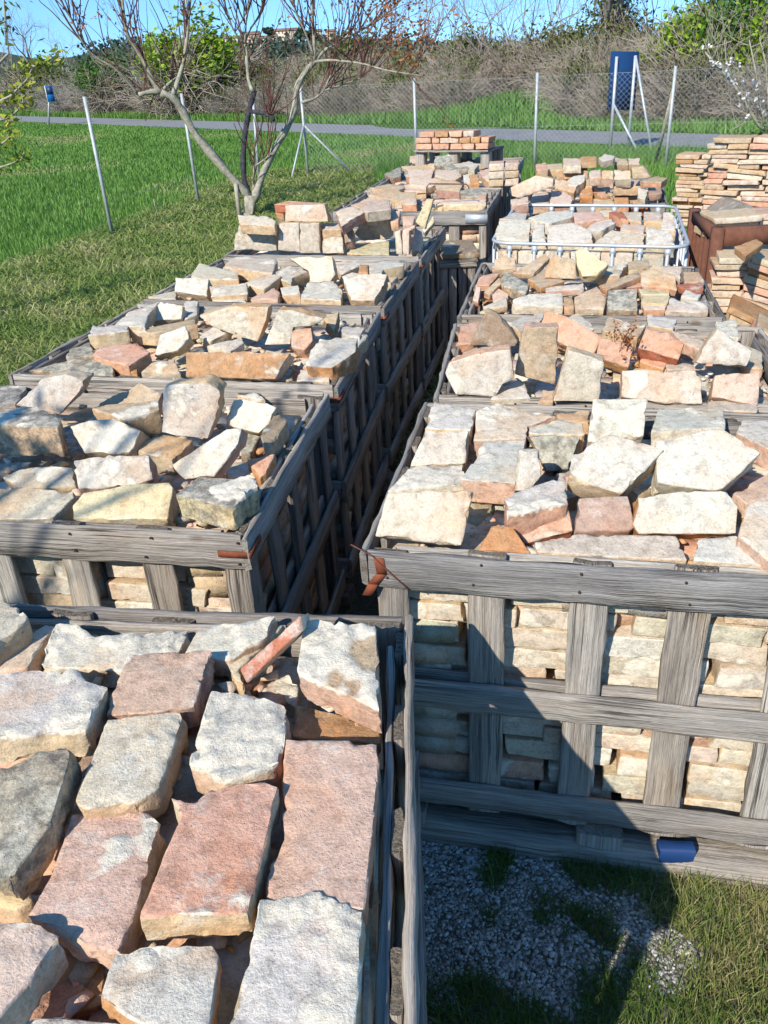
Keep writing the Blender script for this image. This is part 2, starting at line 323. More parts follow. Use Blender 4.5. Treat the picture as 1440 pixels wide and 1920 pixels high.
# ------------------------------------------------------------------ bricks
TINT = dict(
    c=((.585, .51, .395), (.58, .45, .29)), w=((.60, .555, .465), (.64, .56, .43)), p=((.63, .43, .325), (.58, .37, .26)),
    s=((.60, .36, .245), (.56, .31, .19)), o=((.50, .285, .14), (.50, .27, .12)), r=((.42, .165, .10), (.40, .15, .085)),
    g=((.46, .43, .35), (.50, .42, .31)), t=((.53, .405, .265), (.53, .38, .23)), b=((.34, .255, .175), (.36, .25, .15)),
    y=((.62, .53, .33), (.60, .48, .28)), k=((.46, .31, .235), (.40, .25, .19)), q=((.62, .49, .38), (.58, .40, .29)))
CNAME = dict(c='cream', w='whitish', p='pink', s='salmon', o='orange', r='brick red', g='grey', t='tan', b='brown', y='yellowish', k='dull pink', q='pale pinkish')  # g: weathered lichen grey, and shade painted into some left-row bricks
def brick_mesh(name, P, th, res, mortar, seed, rough=1.0, taper=.03):
    """prism of the outline P (top face, world), th thick, chipped, rough; returns mesh, origin"""
    P = [Vector(p) for p in P]; cen = sum(P, Vector()) / len(P)
    N = Vector()
    for i in range(len(P)): N += (P[i] - cen).cross(P[(i + 1) % len(P)] - cen)
    N.normalize()
    if N.dot(Vector((0, 0, EYE)) - cen) < 0: N = -N; P = P[::-1]
    B = [cen + (p - cen) * (1 - taper * random.uniform(.2, 1.4)) - N * th for p in P]
    org = cen - N * th * .5
    bm = bmesh.new(); tv = [bm.verts.new(p - org) for p in P]; bv = [bm.verts.new(p - org) for p in B]; n = len(P)
    bm.faces.new(tv); bm.faces.new(bv[::-1])
    for i in range(n): bm.faces.new((tv[i], bv[i], bv[(i + 1) % n], tv[(i + 1) % n]))
    bmesh.ops.recalc_face_normals(bm, faces=bm.faces)
    E = [(p - org, q - org) for p, q in [(P[i], P[(i + 1) % n]) for i in range(n)] + [(B[i], B[(i + 1) % n]) for i in range(n)] + [(P[i], B[i]) for i in range(n)]]
    peri = [(P[i] - P[(i + 1) % n]).length for i in range(n)]; area = abs(sum(((P[i] - cen).cross(P[(i + 1) % n] - cen)).dot(N) for i in range(n))) / 2
    sc_ = max(.25, min(1, min(th, area / max(peri)) / .06))
    bw = min(.003, th * .08)
    bmesh.ops.bevel(bm, geom=list(bm.edges), offset=bw, segments=1, affect='EDGES', profile=.6)
    bmesh.ops.triangulate(bm, faces=bm.faces)
    for it in range(5):
        le = [e for e in bm.edges if e.calc_length() > res * 1.6]
        if not le or len(bm.verts) > 9000: break
        bmesh.ops.subdivide_edges(bm, edges=le, cuts=1, use_grid_fill=True)
        bmesh.ops.triangulate(bm, faces=bm.faces)
        bmesh.ops.beautify_fill(bm, faces=bm.faces, edges=[e for e in bm.edges if len(e.link_faces) == 2 and e.calc_face_angle(9) < .06])
    bm.normal_update()
    so_ = Vector((seed * 3.7, seed * 1.3, seed * 2.1)); la = bm.verts.layers.float.new('topness'); lm = bm.verts.layers.float.new('mortar')
    new = []
    for v in bm.verts:
        c = v.co; q = c + so_; nm = v.normal; top = nm.dot(N)
        d = 9.0
        for a, b in E:
            ab = b - a; t = max(0, min(1, (c - a).dot(ab) / (ab.length_squared + 1e-12))); d = min(d, (c - a - ab * t).length)
        h = (noise.noise(q * 9) * .0022 + noise.noise(q * 45) * .0012 + noise.noise(q * 120) * .0012) * sc_
        if abs(top) < .6: h += (noise.noise(q * 24) * .0022 + abs(noise.noise(q * 60)) * -.0022) * sc_
        ch = 0
        if d < .028:
            k = noise.noise(q * 19 + Vector((5, 5, 5))) + .5 * noise.noise(q * 55)
            if k > .16: ch = min(.35, (k - .16) * 1.8) * (1 - d / .028) * .021 * sc_
        mo = 0.0; hm = 0.0
        if mortar > 0 and top > .3:
            k = noise.noise(q * 7.5 + Vector((9, 1, 4))) + .45 * noise.noise(q * 22) + .2 * noise.noise(q * 60) + (mortar - .5) * 1.1
            mo = max(0, min(1, k * 3.2)); hm = mo * (.005 + .006 * noise.noise(q * 48) + .0035 * noise.noise(q * 115))
        v[la] = max(0, top); v[lm] = mo; inw = -(c.normalized() * .45 + nm * .75)
        new.append(c + nm * h * rough + N * hm * rough + inw * ch * rough)
    for v, c in zip(bm.verts, new): v.co = c
    me = bpy.data.meshes.new(name); bm.to_mesh(me); bm.free()
    me.polygons.foreach_set('use_smooth', np.ones(len(me.polygons), bool)); me.update(); me.set_sharp_from_angle(angle=rad(44))
    me.materials.append(MAT['brick'])
    return me, org
def ordn(i): return ['first', 'second', 'third', 'fourth', 'fifth', 'sixth', 'seventh', 'eighth', 'ninth', 'tenth', 'eleventh', 'twelfth', 'thirteenth'][i]
BR = []                                  # every single brick: (object, crate words, px, py)
def jit(c, s=.05):
    k = random.uniform(1 - s, 1 + s); return tuple(min(1, max(0, x * k * random.uniform(1 - s * .5, 1 + s * .5))) for x in c)
def brick(pts, z0, dz, th, key, mort=0.0, rim=.95, res=.013, name='old_brick', group=None, lich=0.0):
    key, _, rk = key.partition('/')
    ys = [p[1] for p in pts]; y0, y1 = min(ys), max(ys)
    xm = sum(p[0] for p in pts) / len(pts); rise = 0
    if dz > 0:                               # dz of .10 stands the face upright, less leans it back
        yb = at(xm, y1, rim + z0)[1]; rise = min(1, dz / .10) * (atY(xm, y0, yb)[2] - rim - z0)
    P = [at(x, y, rim + z0 + rise * (y1 - y) / max(1, y1 - y0)) for x, y in pts]
    me, org = brick_mesh(name, P, th, res, mort, random.uniform(0, 90))
    o = link(name, me, None); o.location = org
    o.color = (*jit(TINT[key][0]), 1); o['raw'] = jit(TINT[rk][1] if rk else TINT[key][1]); o['lichen'] = lich + (.8 if key == 'g' else random.choice([0, 0, 0, .15, .3]))
    form = 'upright' if dz > .085 else ('slanting' if dz > .035 else 'flat')
    return o, key, form, sum(p[0] for p in pts) / len(pts), sum(ys) / len(ys), mort
# every traced brick: height of its lowest visible edge above the rim, rise, thickness, colour, mortar | outline of its visible face
CRATE_BRICKS = {
'L0': '''
.05 0 .06 c .2|-30,1120 28,1133 54,1158 48,1168 -30,1222
.0 0 .05 q .2|-30,1232 40,1196 86,1170 103,1173 50,1252 -30,1262
.0 .01 .05 w .7|104,1172 137,1168 180,1195 358,1177 338,1222 270,1270 200,1256 72,1250
.01 .01 .05 w/p .6|372,1176 470,1166 520,1158 500,1195 430,1240 345,1225
.015 .07 .10 r/w .0|449,1256 563,1154 567,1182 463,1282
.0 0 .04 c .3|420,1235 470,1190 540,1165 448,1254 458,1282 436,1274
.05 .01 .06 t/q .75|568,1166 706,1173 714,1334 557,1264
-.03 0 .05 o/o .1|550,1318 712,1355 713,1392 546,1382
.03 .01 .055 p/k .15|240,1226 400,1217 366,1322 347,1330 198,1342 205,1310
.045 .0 .06 c/t .2|200,1349 335,1332 348,1340 300,1475 255,1505 150,1518 139,1500
.03 .0 .06 w/q .85|396,1298 470,1304 545,1322 527,1437 420,1472 355,1436
.05 .0 .06 w/c .5|-30,1264 90,1256 150,1257 160,1275 203,1287 163,1372 -30,1388
.045 .015 .06 g/c .2|-30,1452 70,1398 133,1392 137,1410 113,1490 97,1545 15,1655 -30,1655
-.01 0 .05 y/c .2|-30,1662 50,1656 62,1690 30,1706 -30,1690
.025 .0 .055 p/q .2|132,1524 200,1518 285,1520 304,1540 262,1690 222,1788 160,1770 48,1718 95,1640
.05 .0 .05 s/c .05|318,1492 352,1502 400,1478 450,1468 497,1465 524,1474 468,1712 258,1722 300,1620 340,1530
.03 .0 .055 p/s .15|534,1386 712,1388 708,1500 684,1706 500,1690 497,1640 526,1560
.03 .0 .055 w/c .8|488,1690 585,1672 640,1690 683,1714 664,1990 410,2000 455,1820
.035 .0 .055 w/o .4|215,1782 400,1768 414,1790 400,1890 380,1990 330,1960 183,1872
.05 .0 .06 q/g .1|-40,1728 95,1732 112,1755 50,1850 -40,1950
-.05 0 .05 o/r .0|60,1790 205,1792 190,1880 130,1905 30,1900
-.0 0 .05 w/c .4|40,1912 80,1904 220,1914 300,1930 310,2000 20,2000
-.03 0 .05 c .2|480,1290 530,1255 562,1290 556,1325
-.06 0 .05 b .0|400,1460 440,1455 520,1470 480,1500 420,1500
-.05 0 .05 k .0|120,1395 200,1360 210,1400 150,1460
''',
'C1': '''
.05 .01 .07 w/c .2|812,750 893,768 884,806 796,803
.005 .05 .07 c/c .5|798,806 880,808 872,868 768,874
.0 .01 .06 w/w .9|768,879 868,872 878,908 726,924
-.0 .075 .08 c/c .1|726,924 890,918 880,957 866,1024 702,1006
.035 .03 .07 c/q .2|893,774 929,754 1043,780 990,799 986,822 888,826
.04 .0 .07 w/c .1|993,799 1043,786 1093,793 1097,816 992,812
-.03 .08 .07 g/g .0|987,814 1090,818 1066,880 1024,884 1016,866
.03 .01 .07 w/q .1|905,828 987,824 972,886 966,906 864,898
-.035 .07 .07 s/r .0|866,904 966,908 962,942 894,943
.01 .085 .06 w/w .1|973,843 1012,842 1016,893 992,922 963,922
.045 .01 .07 w/s .3|945,930 1060,893 1065,945 950,968
-.03 .06 .06 s/r .1|947,962 1064,942 1076,996 985,1019
-.0 .055 .07 k/k .1|1084,933 1179,929 1191,988 1180,996 1077,997
.055 .06 .085 w/c .3|1072,852 1143,812 1228,836 1248,842 1166,926 1095,905 1067,888
.03 .065 .08 w/w .35|1112,748 1215,746 1207,818 1101,832
.05 .0 .07 w/w .2|1234,766 1357,766 1361,802 1221,808
.05 .065 .09 w/w .25|1229,828 1329,804 1357,804 1429,849 1357,916 1340,921 1233,906
.01 .01 .07 w/q .2|1393,785 1470,788 1475,860 1380,810
.02 .01 .07 p/q .1|1373,924 1470,868 1480,920 1400,944
.02 .03 .08 c/q .2|1402,943 1480,912 1490,1060 1440,1050 1384,1005
-.0 .07 .08 w/o .1|1195,930 1280,920 1362,921 1386,949 1382,1002 1198,1002 1186,985
-.005 .02 .05 c/c .2|1001,1018 1084,1000 1268,1004 1290,1050 1130,1043 1008,1034
.0 .02 .05 w/c .2|1307,1010 1379,1006 1455,1040 1460,1062 1300,1050
-.01 .04 .07 o/o .0|923,985 962,988 996,1036 897,1030
.0 0 .06 c/c .2|1170,908 1228,868 1238,905 1196,928
-.0 .0 .06 t/t .0|1043,776 1107,768 1106,792 1050,788
-.02 .0 .06 q/q .0|1200,872 1240,850 1236,905 1180,905
-.02 .0 .06 c/t .0|1040,884 1080,880 1085,930 1062,935
''',
'C2': '''
.0 .03 .06 s/s .0|864,606 901,603 892,643 854,648
.0 .10 .07 b/t .3|912,584 938,596 973,642 968,653 879,650
.05 .01 .06 w/c .2|948,602 1018,585 1020,594 1007,612 975,622
.0 .08 .07 s/s .1|1012,611 1023,583 1062,592 1129,632 1112,666 1051,644
.06 .01 .06 w/w .2|1059,594 1084,587 1116,612 1112,622
.03 .03 .06 t/t .2|1126,620 1140,593 1212,610 1196,634 1173,628
.005 .14 .07 t/q .05|982,614 1048,613 1046,680 1041,722 1000,712 965,702
.0 .10 .06 c/c .1|1065,657 1137,677 1123,754 1037,753
.0 .10 .07 w/p .25|843,680 900,662 957,655 965,708 943,721 930,744 854,740 834,700
.0 .03 .06 w/w .2|932,722 979,709 995,746 920,748
.0 .075 .06 s/o .0|1123,632 1190,644 1178,690 1118,668
.03 .07 .07 s/r .0|1212,615 1250,622 1284,644 1273,675 1196,652
-.0 .03 .06 s/o .0|1196,655 1254,677 1244,692 1200,678
.03 .01 .05 q/p .1|1257,618 1332,642 1312,656 1280,642
.03 .09 .08 w/c .2|1345,614 1412,658 1401,688 1301,680
.085 .02 .06 w/w .1|1340,600 1382,598 1386,634 1345,626
.0 .08 .08 q/q .3|1165,694 1304,693 1316,710 1318,758 1260,758 1165,745
.0 .08 .07 q/p .1|1340,703 1428,696 1421,761 1334,744
.0 .02 .06 c/t .1|1246,680 1301,680 1308,692 1250,693
.0 .01 .06 w/c .1|1330,745 1425,760 1420,772 1325,768
.0 .02 .06 t/t .1|1017,730 1040,732 1037,753 1008,750
.0 .03 .06 t/b .0|854,667 893,650 916,660 860,690
.0 .02 .06 c/t .1|1382,640 1430,660 1432,692 1402,690
.0 .02 .06 w/t .1|1213,588 1270,600 1262,618 1215,610
-.02 .03 .06 t/s .0|1190,690 1240,688 1246,696 1180,698
''',
'L1': '''
.02 .12 .08 w/g .15|29,760 78,711 119,702 159,712 150,735 112,778
.0 .06 .07 t/s .15|173,763 262,716 303,738 296,758 240,766
.06 .01 .08 t/t .55|171,766 200,758 297,752 300,768 240,788
.02 .12 .08 w/c .1|307,723 386,716 413,734 410,765 402,792 390,824 298,814
.02 .08 .08 w/c .8|439,749 480,748 520,763 505,795 487,814 420,796
.10 .0 .10 g/t .45|-20,768 72,762 116,788 108,800 8,797 -20,794
.01 .075 .09 w/g .75|130,800 166,788 213,785 264,806 245,852 159,851
.0 .03 .07 t/g .2|245,840 303,813 361,824 340,850 320,862 285,854
.01 .065 .07 w/p .35|137,862 202,853 280,853 286,898 250,910 173,916 146,918
.02 .08 .07 w/q .15|321,872 426,803 455,803 448,832 401,894 347,901
-.01 .04 .07 c/t .25|4,894 47,876 137,876 142,912 36,916
.0 .035 .07 c/g .3|-20,916 47,914 139,920 140,930 97,972 -20,974
-.005 .045 .08 y/c .1|137,948 155,924 240,908 318,904 326,914 314,972 137,974
.055 .01 .07 g/y .3|327,927 372,893 480,900 483,911 462,930 433,952
.0 .03 .06 s/o .1|462,862 516,850 500,885 487,898
.03 .03 .07 b/t .1|487,812 520,768 540,788 500,848
.0 .0 .06 g/g .1|-20,722 50,725 30,758 -20,765
-.03 .0 .06 g/t .1|118,800 160,800 158,850 118,850
-.02 .02 .06 g/t .1|455,800 490,815 470,850 450,850
-.02 .02 .06 r/r .0|492,850 522,818 520,865 505,870
-.03 .02 .06 g/g .1|-20,860 60,866 40,880 -20,890
.0 .03 .06 w/c .4|440,738 478,735 500,748 470,750
-.02 .02 .06 w/c .2|420,880 470,862 470,892 430,896
''',
'L2': '''
.05 .01 .06 w/c .1|210,612 240,585 300,565 277,593 272,612
.0 .08 .06 w/w .1|280,580 303,565 343,573 340,598 276,602
.05 .01 .07 w/c .2|164,628 173,610 240,610 242,620 190,627
.03 .01 .06 t/c .1|242,620 367,598 371,610 287,624
.03 .03 .06 s/s .1|170,668 187,647 257,643 282,660 240,686
.01 .08 .06 w/c .1|288,668 300,627 347,610 356,633 333,658
.01 .10 .08 c/t .2|370,592 433,575 504,576 500,600 483,641 449,632 395,612
.02 .05 .06 w/c .2|373,631 413,603 433,600 430,621 393,640
.02 .02 .06 w/w .5|387,648 450,630 458,643 433,658
.0 .085 .08 o/w .1|347,660 460,658 545,662 516,712 348,707
.0 .05 .07 t/g .2|263,698 283,680 327,670 338,701
.0 .03 .06 o/o .1|217,688 233,670 257,670 258,702
.0 .04 .07 g/t .1|50,695 150,670 213,677 213,704
.0 .10 .07 w/t .4|497,646 521,580 560,583 608,598 590,611 549,614 545,646
.0 .07 .07 s/s .2|545,615 584,607 587,639 570,657 546,651
.02 .01 .06 w/w .1|636,611 685,614 674,633 643,628
.045 .03 .08 w/o .3|573,674 598,635 640,632 671,633 667,660 622,689 574,686
.02 .04 .06 t/b .0|606,597 636,583 627,620
.0 .02 .06 g/g .0|130,655 168,640 180,668 120,672
-.0 .02 .06 w/c .1|560,690 620,690 618,714 556,714
-.02 .02 .06 g/c .1|505,680 550,668 548,712 516,714
.0 .03 .06 w/c .1|640,634 668,622 690,628 672,650
.0 .03 .06 w/c .2|345,565 372,562 370,590 346,600
''',
'L3': '''
.05 .01 .06 c/c .1|416,501 435,482 515,484 520,490 511,513
.04 .02 .06 c/c .2|357,518 373,493 447,510 448,524 383,524
.0 .08 .08 w/c .1|328,520 392,522 388,556 327,546
.02 .04 .06 c/t .2|393,537 463,530 464,551 395,556
.02 .03 .06 c/t .2|456,532 504,510 528,517 494,544
.02 .03 .06 w/c .1|504,515 539,500 581,507 549,520 546,532
.01 .09 .07 c/c .1|539,483 622,479 630,514 619,528 580,532 577,508
.02 .02 .06 w/c .2|567,546 577,529 626,527 643,545 640,563 562,560
.0 .02 .06 p/q .1|466,560 515,538 525,548 522,562
.0 .03 .06 w/c .1|525,539 560,534 563,550 530,553
.01 .07 .08 c/t .2|641,518 660,510 726,514 719,535 702,563 657,563
.05 .01 .07 w/c .1|692,497 723,488 758,493 757,497 719,504 716,515 692,511
.02 .02 .06 o/o .0|674,497 692,497 690,511 672,511
.0 .03 .06 t/g .0|726,518 748,517 733,530 722,530
.0 .01 .06 c/c .2|277,556 330,545 330,560 290,562
.0 .02 .06 w/c .2|630,500 668,488 680,496 640,515
.0 .01 .06 w/c .1|400,556 460,552 462,566 398,564
''',
'L4': '''
.0 .10 .07 c/c .15|438,445 449,420 515,423 520,471 440,469
.17 .06 .06 c/c .1|445,403 497,404 518,413 515,424 449,421
.0 .10 .06 c/c .1|523,418 560,418 563,475 521,469
.0 .10 .06 c/t .1|561,418 598,418 601,475 563,475
.0 .09 .06 c/c .1|601,432 640,429 645,476 605,475
.13 .04 .06 c/t .1|601,418 640,418 640,430 601,431
.17 .10 .07 q/t .1|534,385 608,383 616,416 534,417
.17 .06 .06 q/k .1|629,397 657,385 686,396 640,424
.02 .12 .08 c/c .2|664,438 688,401 730,399 732,449 678,452
.0 .04 .07 y/o .1|652,471 667,458 730,450 730,478 650,476
.0 .10 .06 c/q .0|740,435 751,432 755,478 742,478
.0 .11 .06 q/s .0|753,430 777,423 778,428 767,434 767,478 756,478
.12 .16 .035 y/c .1|778,417 799,373 813,373 796,432
.04 .08 .035 y/t .1|796,438 792,430 813,404 814,416
.15 .05 .06 p/q .0|733,396 751,394 747,416 732,416
.15 .05 .06 p/p .0|754,402 778,405 775,421 755,423
.22 .03 .05 s/r .0|513,383 539,376 611,381 595,387
.22 .02 .06 q/g .1|657,383 688,375 730,375 733,392 688,398
.15 .06 .06 o/b .0|515,389 532,388 533,410 518,406
.06 .08 .06 b/k .0|640,426 662,428 662,452 646,455
.0 .08 .06 q/c .0|778,425 792,432 786,470 770,470
''',
'C3': '''
.03 .03 .03 s/s .0|890,535 902,515 938,511 918,535
.02 .05 .03 t/s .0|906,548 936,520 943,529 918,553
.0 .06 .03 q/s .0|886,562 892,536 902,538 897,567
.0 .04 .04 q/t .0|920,541 931,538 955,552 952,569 926,569
.05 .07 .05 t/t .0|927,483 968,481 968,505 927,505
.03 .05 .05 g/t .0|938,521 950,508 993,534 986,551 941,535
.05 .06 .03 t/t .0|961,512 1023,474 1031,483 1000,514
.04 .09 .04 t/t .0|1023,498 1037,478 1078,483 1081,523 1021,521
.03 .02 .03 t/o .0|989,523 1018,508 1060,527 1014,539
.05 .08 .05 y/y .1|1078,470 1096,465 1142,495 1119,516 1092,518 1080,498
.02 .01 .03 w/q .0|1021,539 1094,531 1097,541 1023,546
.0 .05 .05 w/w .1|961,562 982,552 1055,547 1056,576 959,571
.0 .04 .05 t/t .0|1056,557 1074,552 1077,578 1058,578
.0 .055 .04 t/t .0|1076,557 1119,536 1139,556 1133,580 1078,578
.05 .03 .03 t/s .0|1124,535 1197,508 1203,517 1138,544
.03 .03 .03 s/r .0|1142,535 1200,527 1203,537 1156,541
.0 .06 .05 g/t .0|1140,544 1195,540 1196,583 1138,580
.03 .04 .05 c/c .1|1119,516 1142,497 1179,492 1162,516
.04 .02 .05 t/c .0|1177,491 1216,485 1219,502 1179,507
.03 .06 .04 t/p .0|1200,512 1225,497 1266,515 1270,544 1202,528
.05 .02 .04 q/p .0|1225,498 1280,499 1276,521 1250,512
.02 .01 .03 y/c .0|1197,541 1255,543 1256,553 1202,551
.01 .03 .04 y/y .0|1204,553 1257,554 1252,571 1202,567
.0 .02 .04 q/s .0|1202,567 1252,571 1248,580 1207,580
.0 .04 .04 w/w .1|1257,555 1285,566 1326,561 1329,585 1247,583
.02 .03 .04 w/w .0|1275,557 1285,543 1315,552 1308,562
.03 .02 .03 r/r .0|1266,534 1317,529 1320,541 1290,545
.04 .02 .03 t/g .0|1280,508 1310,510 1322,526 1284,530
.0 .03 .03 c/t .0|905,575 950,556 952,574 906,580
''',
'C4': '''
.0 .05 .07 w/c .1|1238,430 1244,398 1262,398 1268,432
.0 .04 .07 c/t .1|1120,405 1125,394 1150,394 1160,404
.0 .06 .08 w/w .1|927,438 936,414 996,410 992,452 929,450
.0 .06 .07 w/c .0|997,452 1001,421 1021,419 1024,454
.0 .06 .08 w/w .1|1026,454 1027,423 1074,417 1110,433 1112,457
.0 .05 .08 c/w .1|1112,457 1129,442 1147,432 1209,438 1207,459
.0 .07 .08 w/w .1|1212,424 1257,433 1267,461 1212,459
.03 .02 .07 w/c .1|936,411 964,398 989,400 986,413
.04 .02 .07 w/w .1|990,408 1030,396 1069,394 1075,406 1028,420
.04 .02 .06 p/p .0|1074,398 1129,396 1134,411 1078,418
.04 .04 .07 w/g .1|1096,434 1110,417 1147,410 1155,417 1129,431
.02 .03 .06 q/t .0|1165,420 1197,419 1210,424 1207,438 1163,431
.03 .03 .07 q/c .1|1207,397 1239,396 1244,415 1207,415
.04 .01 .06 r/s .0|1140,396 1166,398 1180,412 1160,408
.03 .02 .06 c/t .0|1168,396 1204,398 1203,416 1176,412
''',
'C5': '''
.05 .10 .09 q/t .1|957,352 1005,329 1037,336 1037,349 977,372 960,368
.0 .05 .08 q/q .1|993,374 1000,362 1028,360 1030,382 995,382
.02 .05 .08 q/k .1|1030,382 1034,358 1060,356 1076,372 1070,383
.06 .08 .08 t/t .0|1037,336 1060,337 1082,350 1076,362 1040,352
.10 .05 .07 w/g .1|1054,344 1075,330 1098,327 1096,340 1080,350
.03 .06 .06 o/o .0|1087,351 1112,351 1112,370 1087,368
.03 .06 .06 s/o .0|1113,350 1128,352 1145,366 1128,370 1112,360
.0 .03 .06 t/t .0|1112,371 1150,369 1152,382 1112,383
.02 .06 .07 q/c .0|1150,352 1198,352 1198,371 1150,368
.0 .05 .07 o/s .0|1152,369 1178,368 1180,384 1152,384
.0 .05 .07 o/r .0|1185,376 1214,374 1216,387 1186,387
.08 .06 .07 t/q .0|1096,338 1116,333 1120,348 1098,350
.05 .06 .07 w/g .0|1196,352 1216,356 1210,374 1195,370
.10 .05 .06 q/t .0|1150,338 1200,336 1202,351 1150,351
.16 .06 .06 q/q .0|1104,320 1126,317 1128,332 1105,334
.16 .08 .07 t/q .0|1128,318 1150,320 1150,336 1128,334
.16 .08 .07 q/g .0|1152,318 1182,320 1184,336 1152,336
.16 .10 .07 t/t .0|1184,314 1206,312 1222,334 1186,336
.18 .04 .06 s/t .0|1004,308 1024,304 1028,318 1005,320
.14 .03 .06 t/t .0|1022,308 1054,306 1056,318 1024,320
.20 .05 .06 q/w .0|1056,296 1090,297 1090,311 1056,310
.15 .04 .06 t/o .0|1055,312 1100,312 1104,322 1056,322
.10 .04 .06 t/t .0|1040,324 1076,320 1078,330 1044,334
.24 .05 .05 w/g .0|1122,296 1134,288 1154,292 1150,298 1130,303
.20 .05 .06 t/b .0|1152,296 1176,296 1178,308 1152,308
.20 .05 .06 q/b .0|1178,296 1200,296 1200,308 1178,308
.22 .02 .05 o/t .0|1088,294 1118,292 1120,302 1090,304
.10 .02 .05 t/s .0|1200,340 1230,330 1252,334 1240,342
.06 .02 .05 k/k .0|1214,352 1240,350 1242,362 1216,364
.05 .05 .07 q/k .1|957,374 990,368 992,382 958,384
''',
'L5': '''
.01 .03 .06 q/t .0|757,345 800,342 800,360 758,358
.0 .05 .07 q/c .0|815,374 850,372 912,374 912,384 815,383
.0 .04 .07 t/t .0|735,360 780,360 782,378 738,378
.03 .05 .07 q/c .1|768,330 800,330 834,340 800,352 767,346
.0 .04 .06 q/s .0|752,374 780,370 782,383 754,384
.02 .05 .07 t/k .0|815,340 852,336 868,345 862,358 818,356
.0 .03 .06 s/o .0|895,366 912,364 912,382 893,380
.0 .04 .07 t/t .1|690,366 740,352 758,362 740,376
.0 .03 .06 q/g .1|655,388 690,370 735,378 730,394 670,400
.02 .04 .07 t/t .0|692,352 730,344 760,350 740,362
.0 .05 .07 g/t .1|862,356 900,352 916,362 900,372 864,368
''',
'L7': '''
.0 .05 .06 q/t .0|768,304 768,292 792,290 793,304
.0 .03 .06 q/c .0|793,308 798,297 818,297 820,309
.03 .08 .08 g/g .1|813,310 815,292 842,290 852,306 838,312
.0 .05 .06 b/g .0|852,308 858,294 884,294 888,308
.0 .04 .06 c/t .0|888,308 892,294 910,293 910,306
''',
'L6': '''
.0 .05 .07 g/k .0|720,326 752,312 752,330 736,334
.02 .05 .07 q/k .1|760,330 766,320 815,316 808,336
.02 .05 .07 q/t .1|815,330 818,318 860,318 866,330 850,340
.02 .06 .07 o/o .1|880,328 897,327 898,344 880,344
.02 .06 .07 w/g .0|868,328 880,326 882,344 870,340
.02 .05 .07 q/t .0|902,330 930,322 938,336 922,346
.0 .04 .06 t/t .0|752,312 800,308 810,316 765,320
.03 .03 .06 g/g .0|832,312 850,306 874,306 880,316 850,320
.03 .04 .06 w/g .0|850,308 880,302 898,308 890,318 860,316
.0 .04 .06 p/q .0|898,322 930,310 932,322 905,330
''',
}
CRATE = {   # outer rim corners: front left, front right, back right, back left
'L0': [(-1.18, .50), (-.007, .345), (.046, 1.405), (-1.13, 1.585)],
'L1': [(-1.53, 2.02), (-.338, 1.765), (-.165, 2.745), (-1.40, 3.04)],
'L2': [(-1.43, 3.15), (-.138, 2.80), (.036, 3.775), (-1.17, 4.17)],
'L3': [(-1.16, 4.23), (.054, 3.832), (.278, 4.80), (-.90, 5.19)],
'L4': [(-.89, 5.26), (.295, 4.862), (.52, 5.80), (-.66, 6.19)],
'L5': [(-.28, 6.72), (.872, 6.34), (1.13, 7.38), (-.02, 7.77)],
'L6': [(.0, 7.86), (1.155, 7.46), (1.42, 8.5), (.27, 8.9)],
'L7': [(.29, 8.99), (1.44, 8.6), (1.72, 9.66), (.57, 10.05)],
'C1': [(-.062, 1.672), (1.104, 1.388), (1.32, 2.31), (.152, 2.605)],
'C2': [(.187, 2.645), (1.351, 2.355), (1.53, 3.20), (.342, 3.51)],
'C3': [(.371, 3.622), (1.452, 3.35), (1.66, 4.27), (.606, 4.66)],
'C5': [(1.09, 6.62), (2.14, 6.20), (2.52, 7.5), (1.52, 8.0)],
}

CW = {'L0': 'nearest left crate', 'L1': 'second left crate', 'L2': 'third left crate', 'L3': 'fourth left crate', 'L4': 'fifth left crate',
      'L5': 'far left crate', 'L6': 'sixth left crate', 'L7': 'farthest left crate', 'C1': 'nearest right crate', 'C2': 'second right crate', 'C3': 'third right crate', 'C4': 'metal cage', 'C5': 'farthest right crate'}
RIM = .95
V3 = lambda p, z: np.array([p[0], p[1], z])
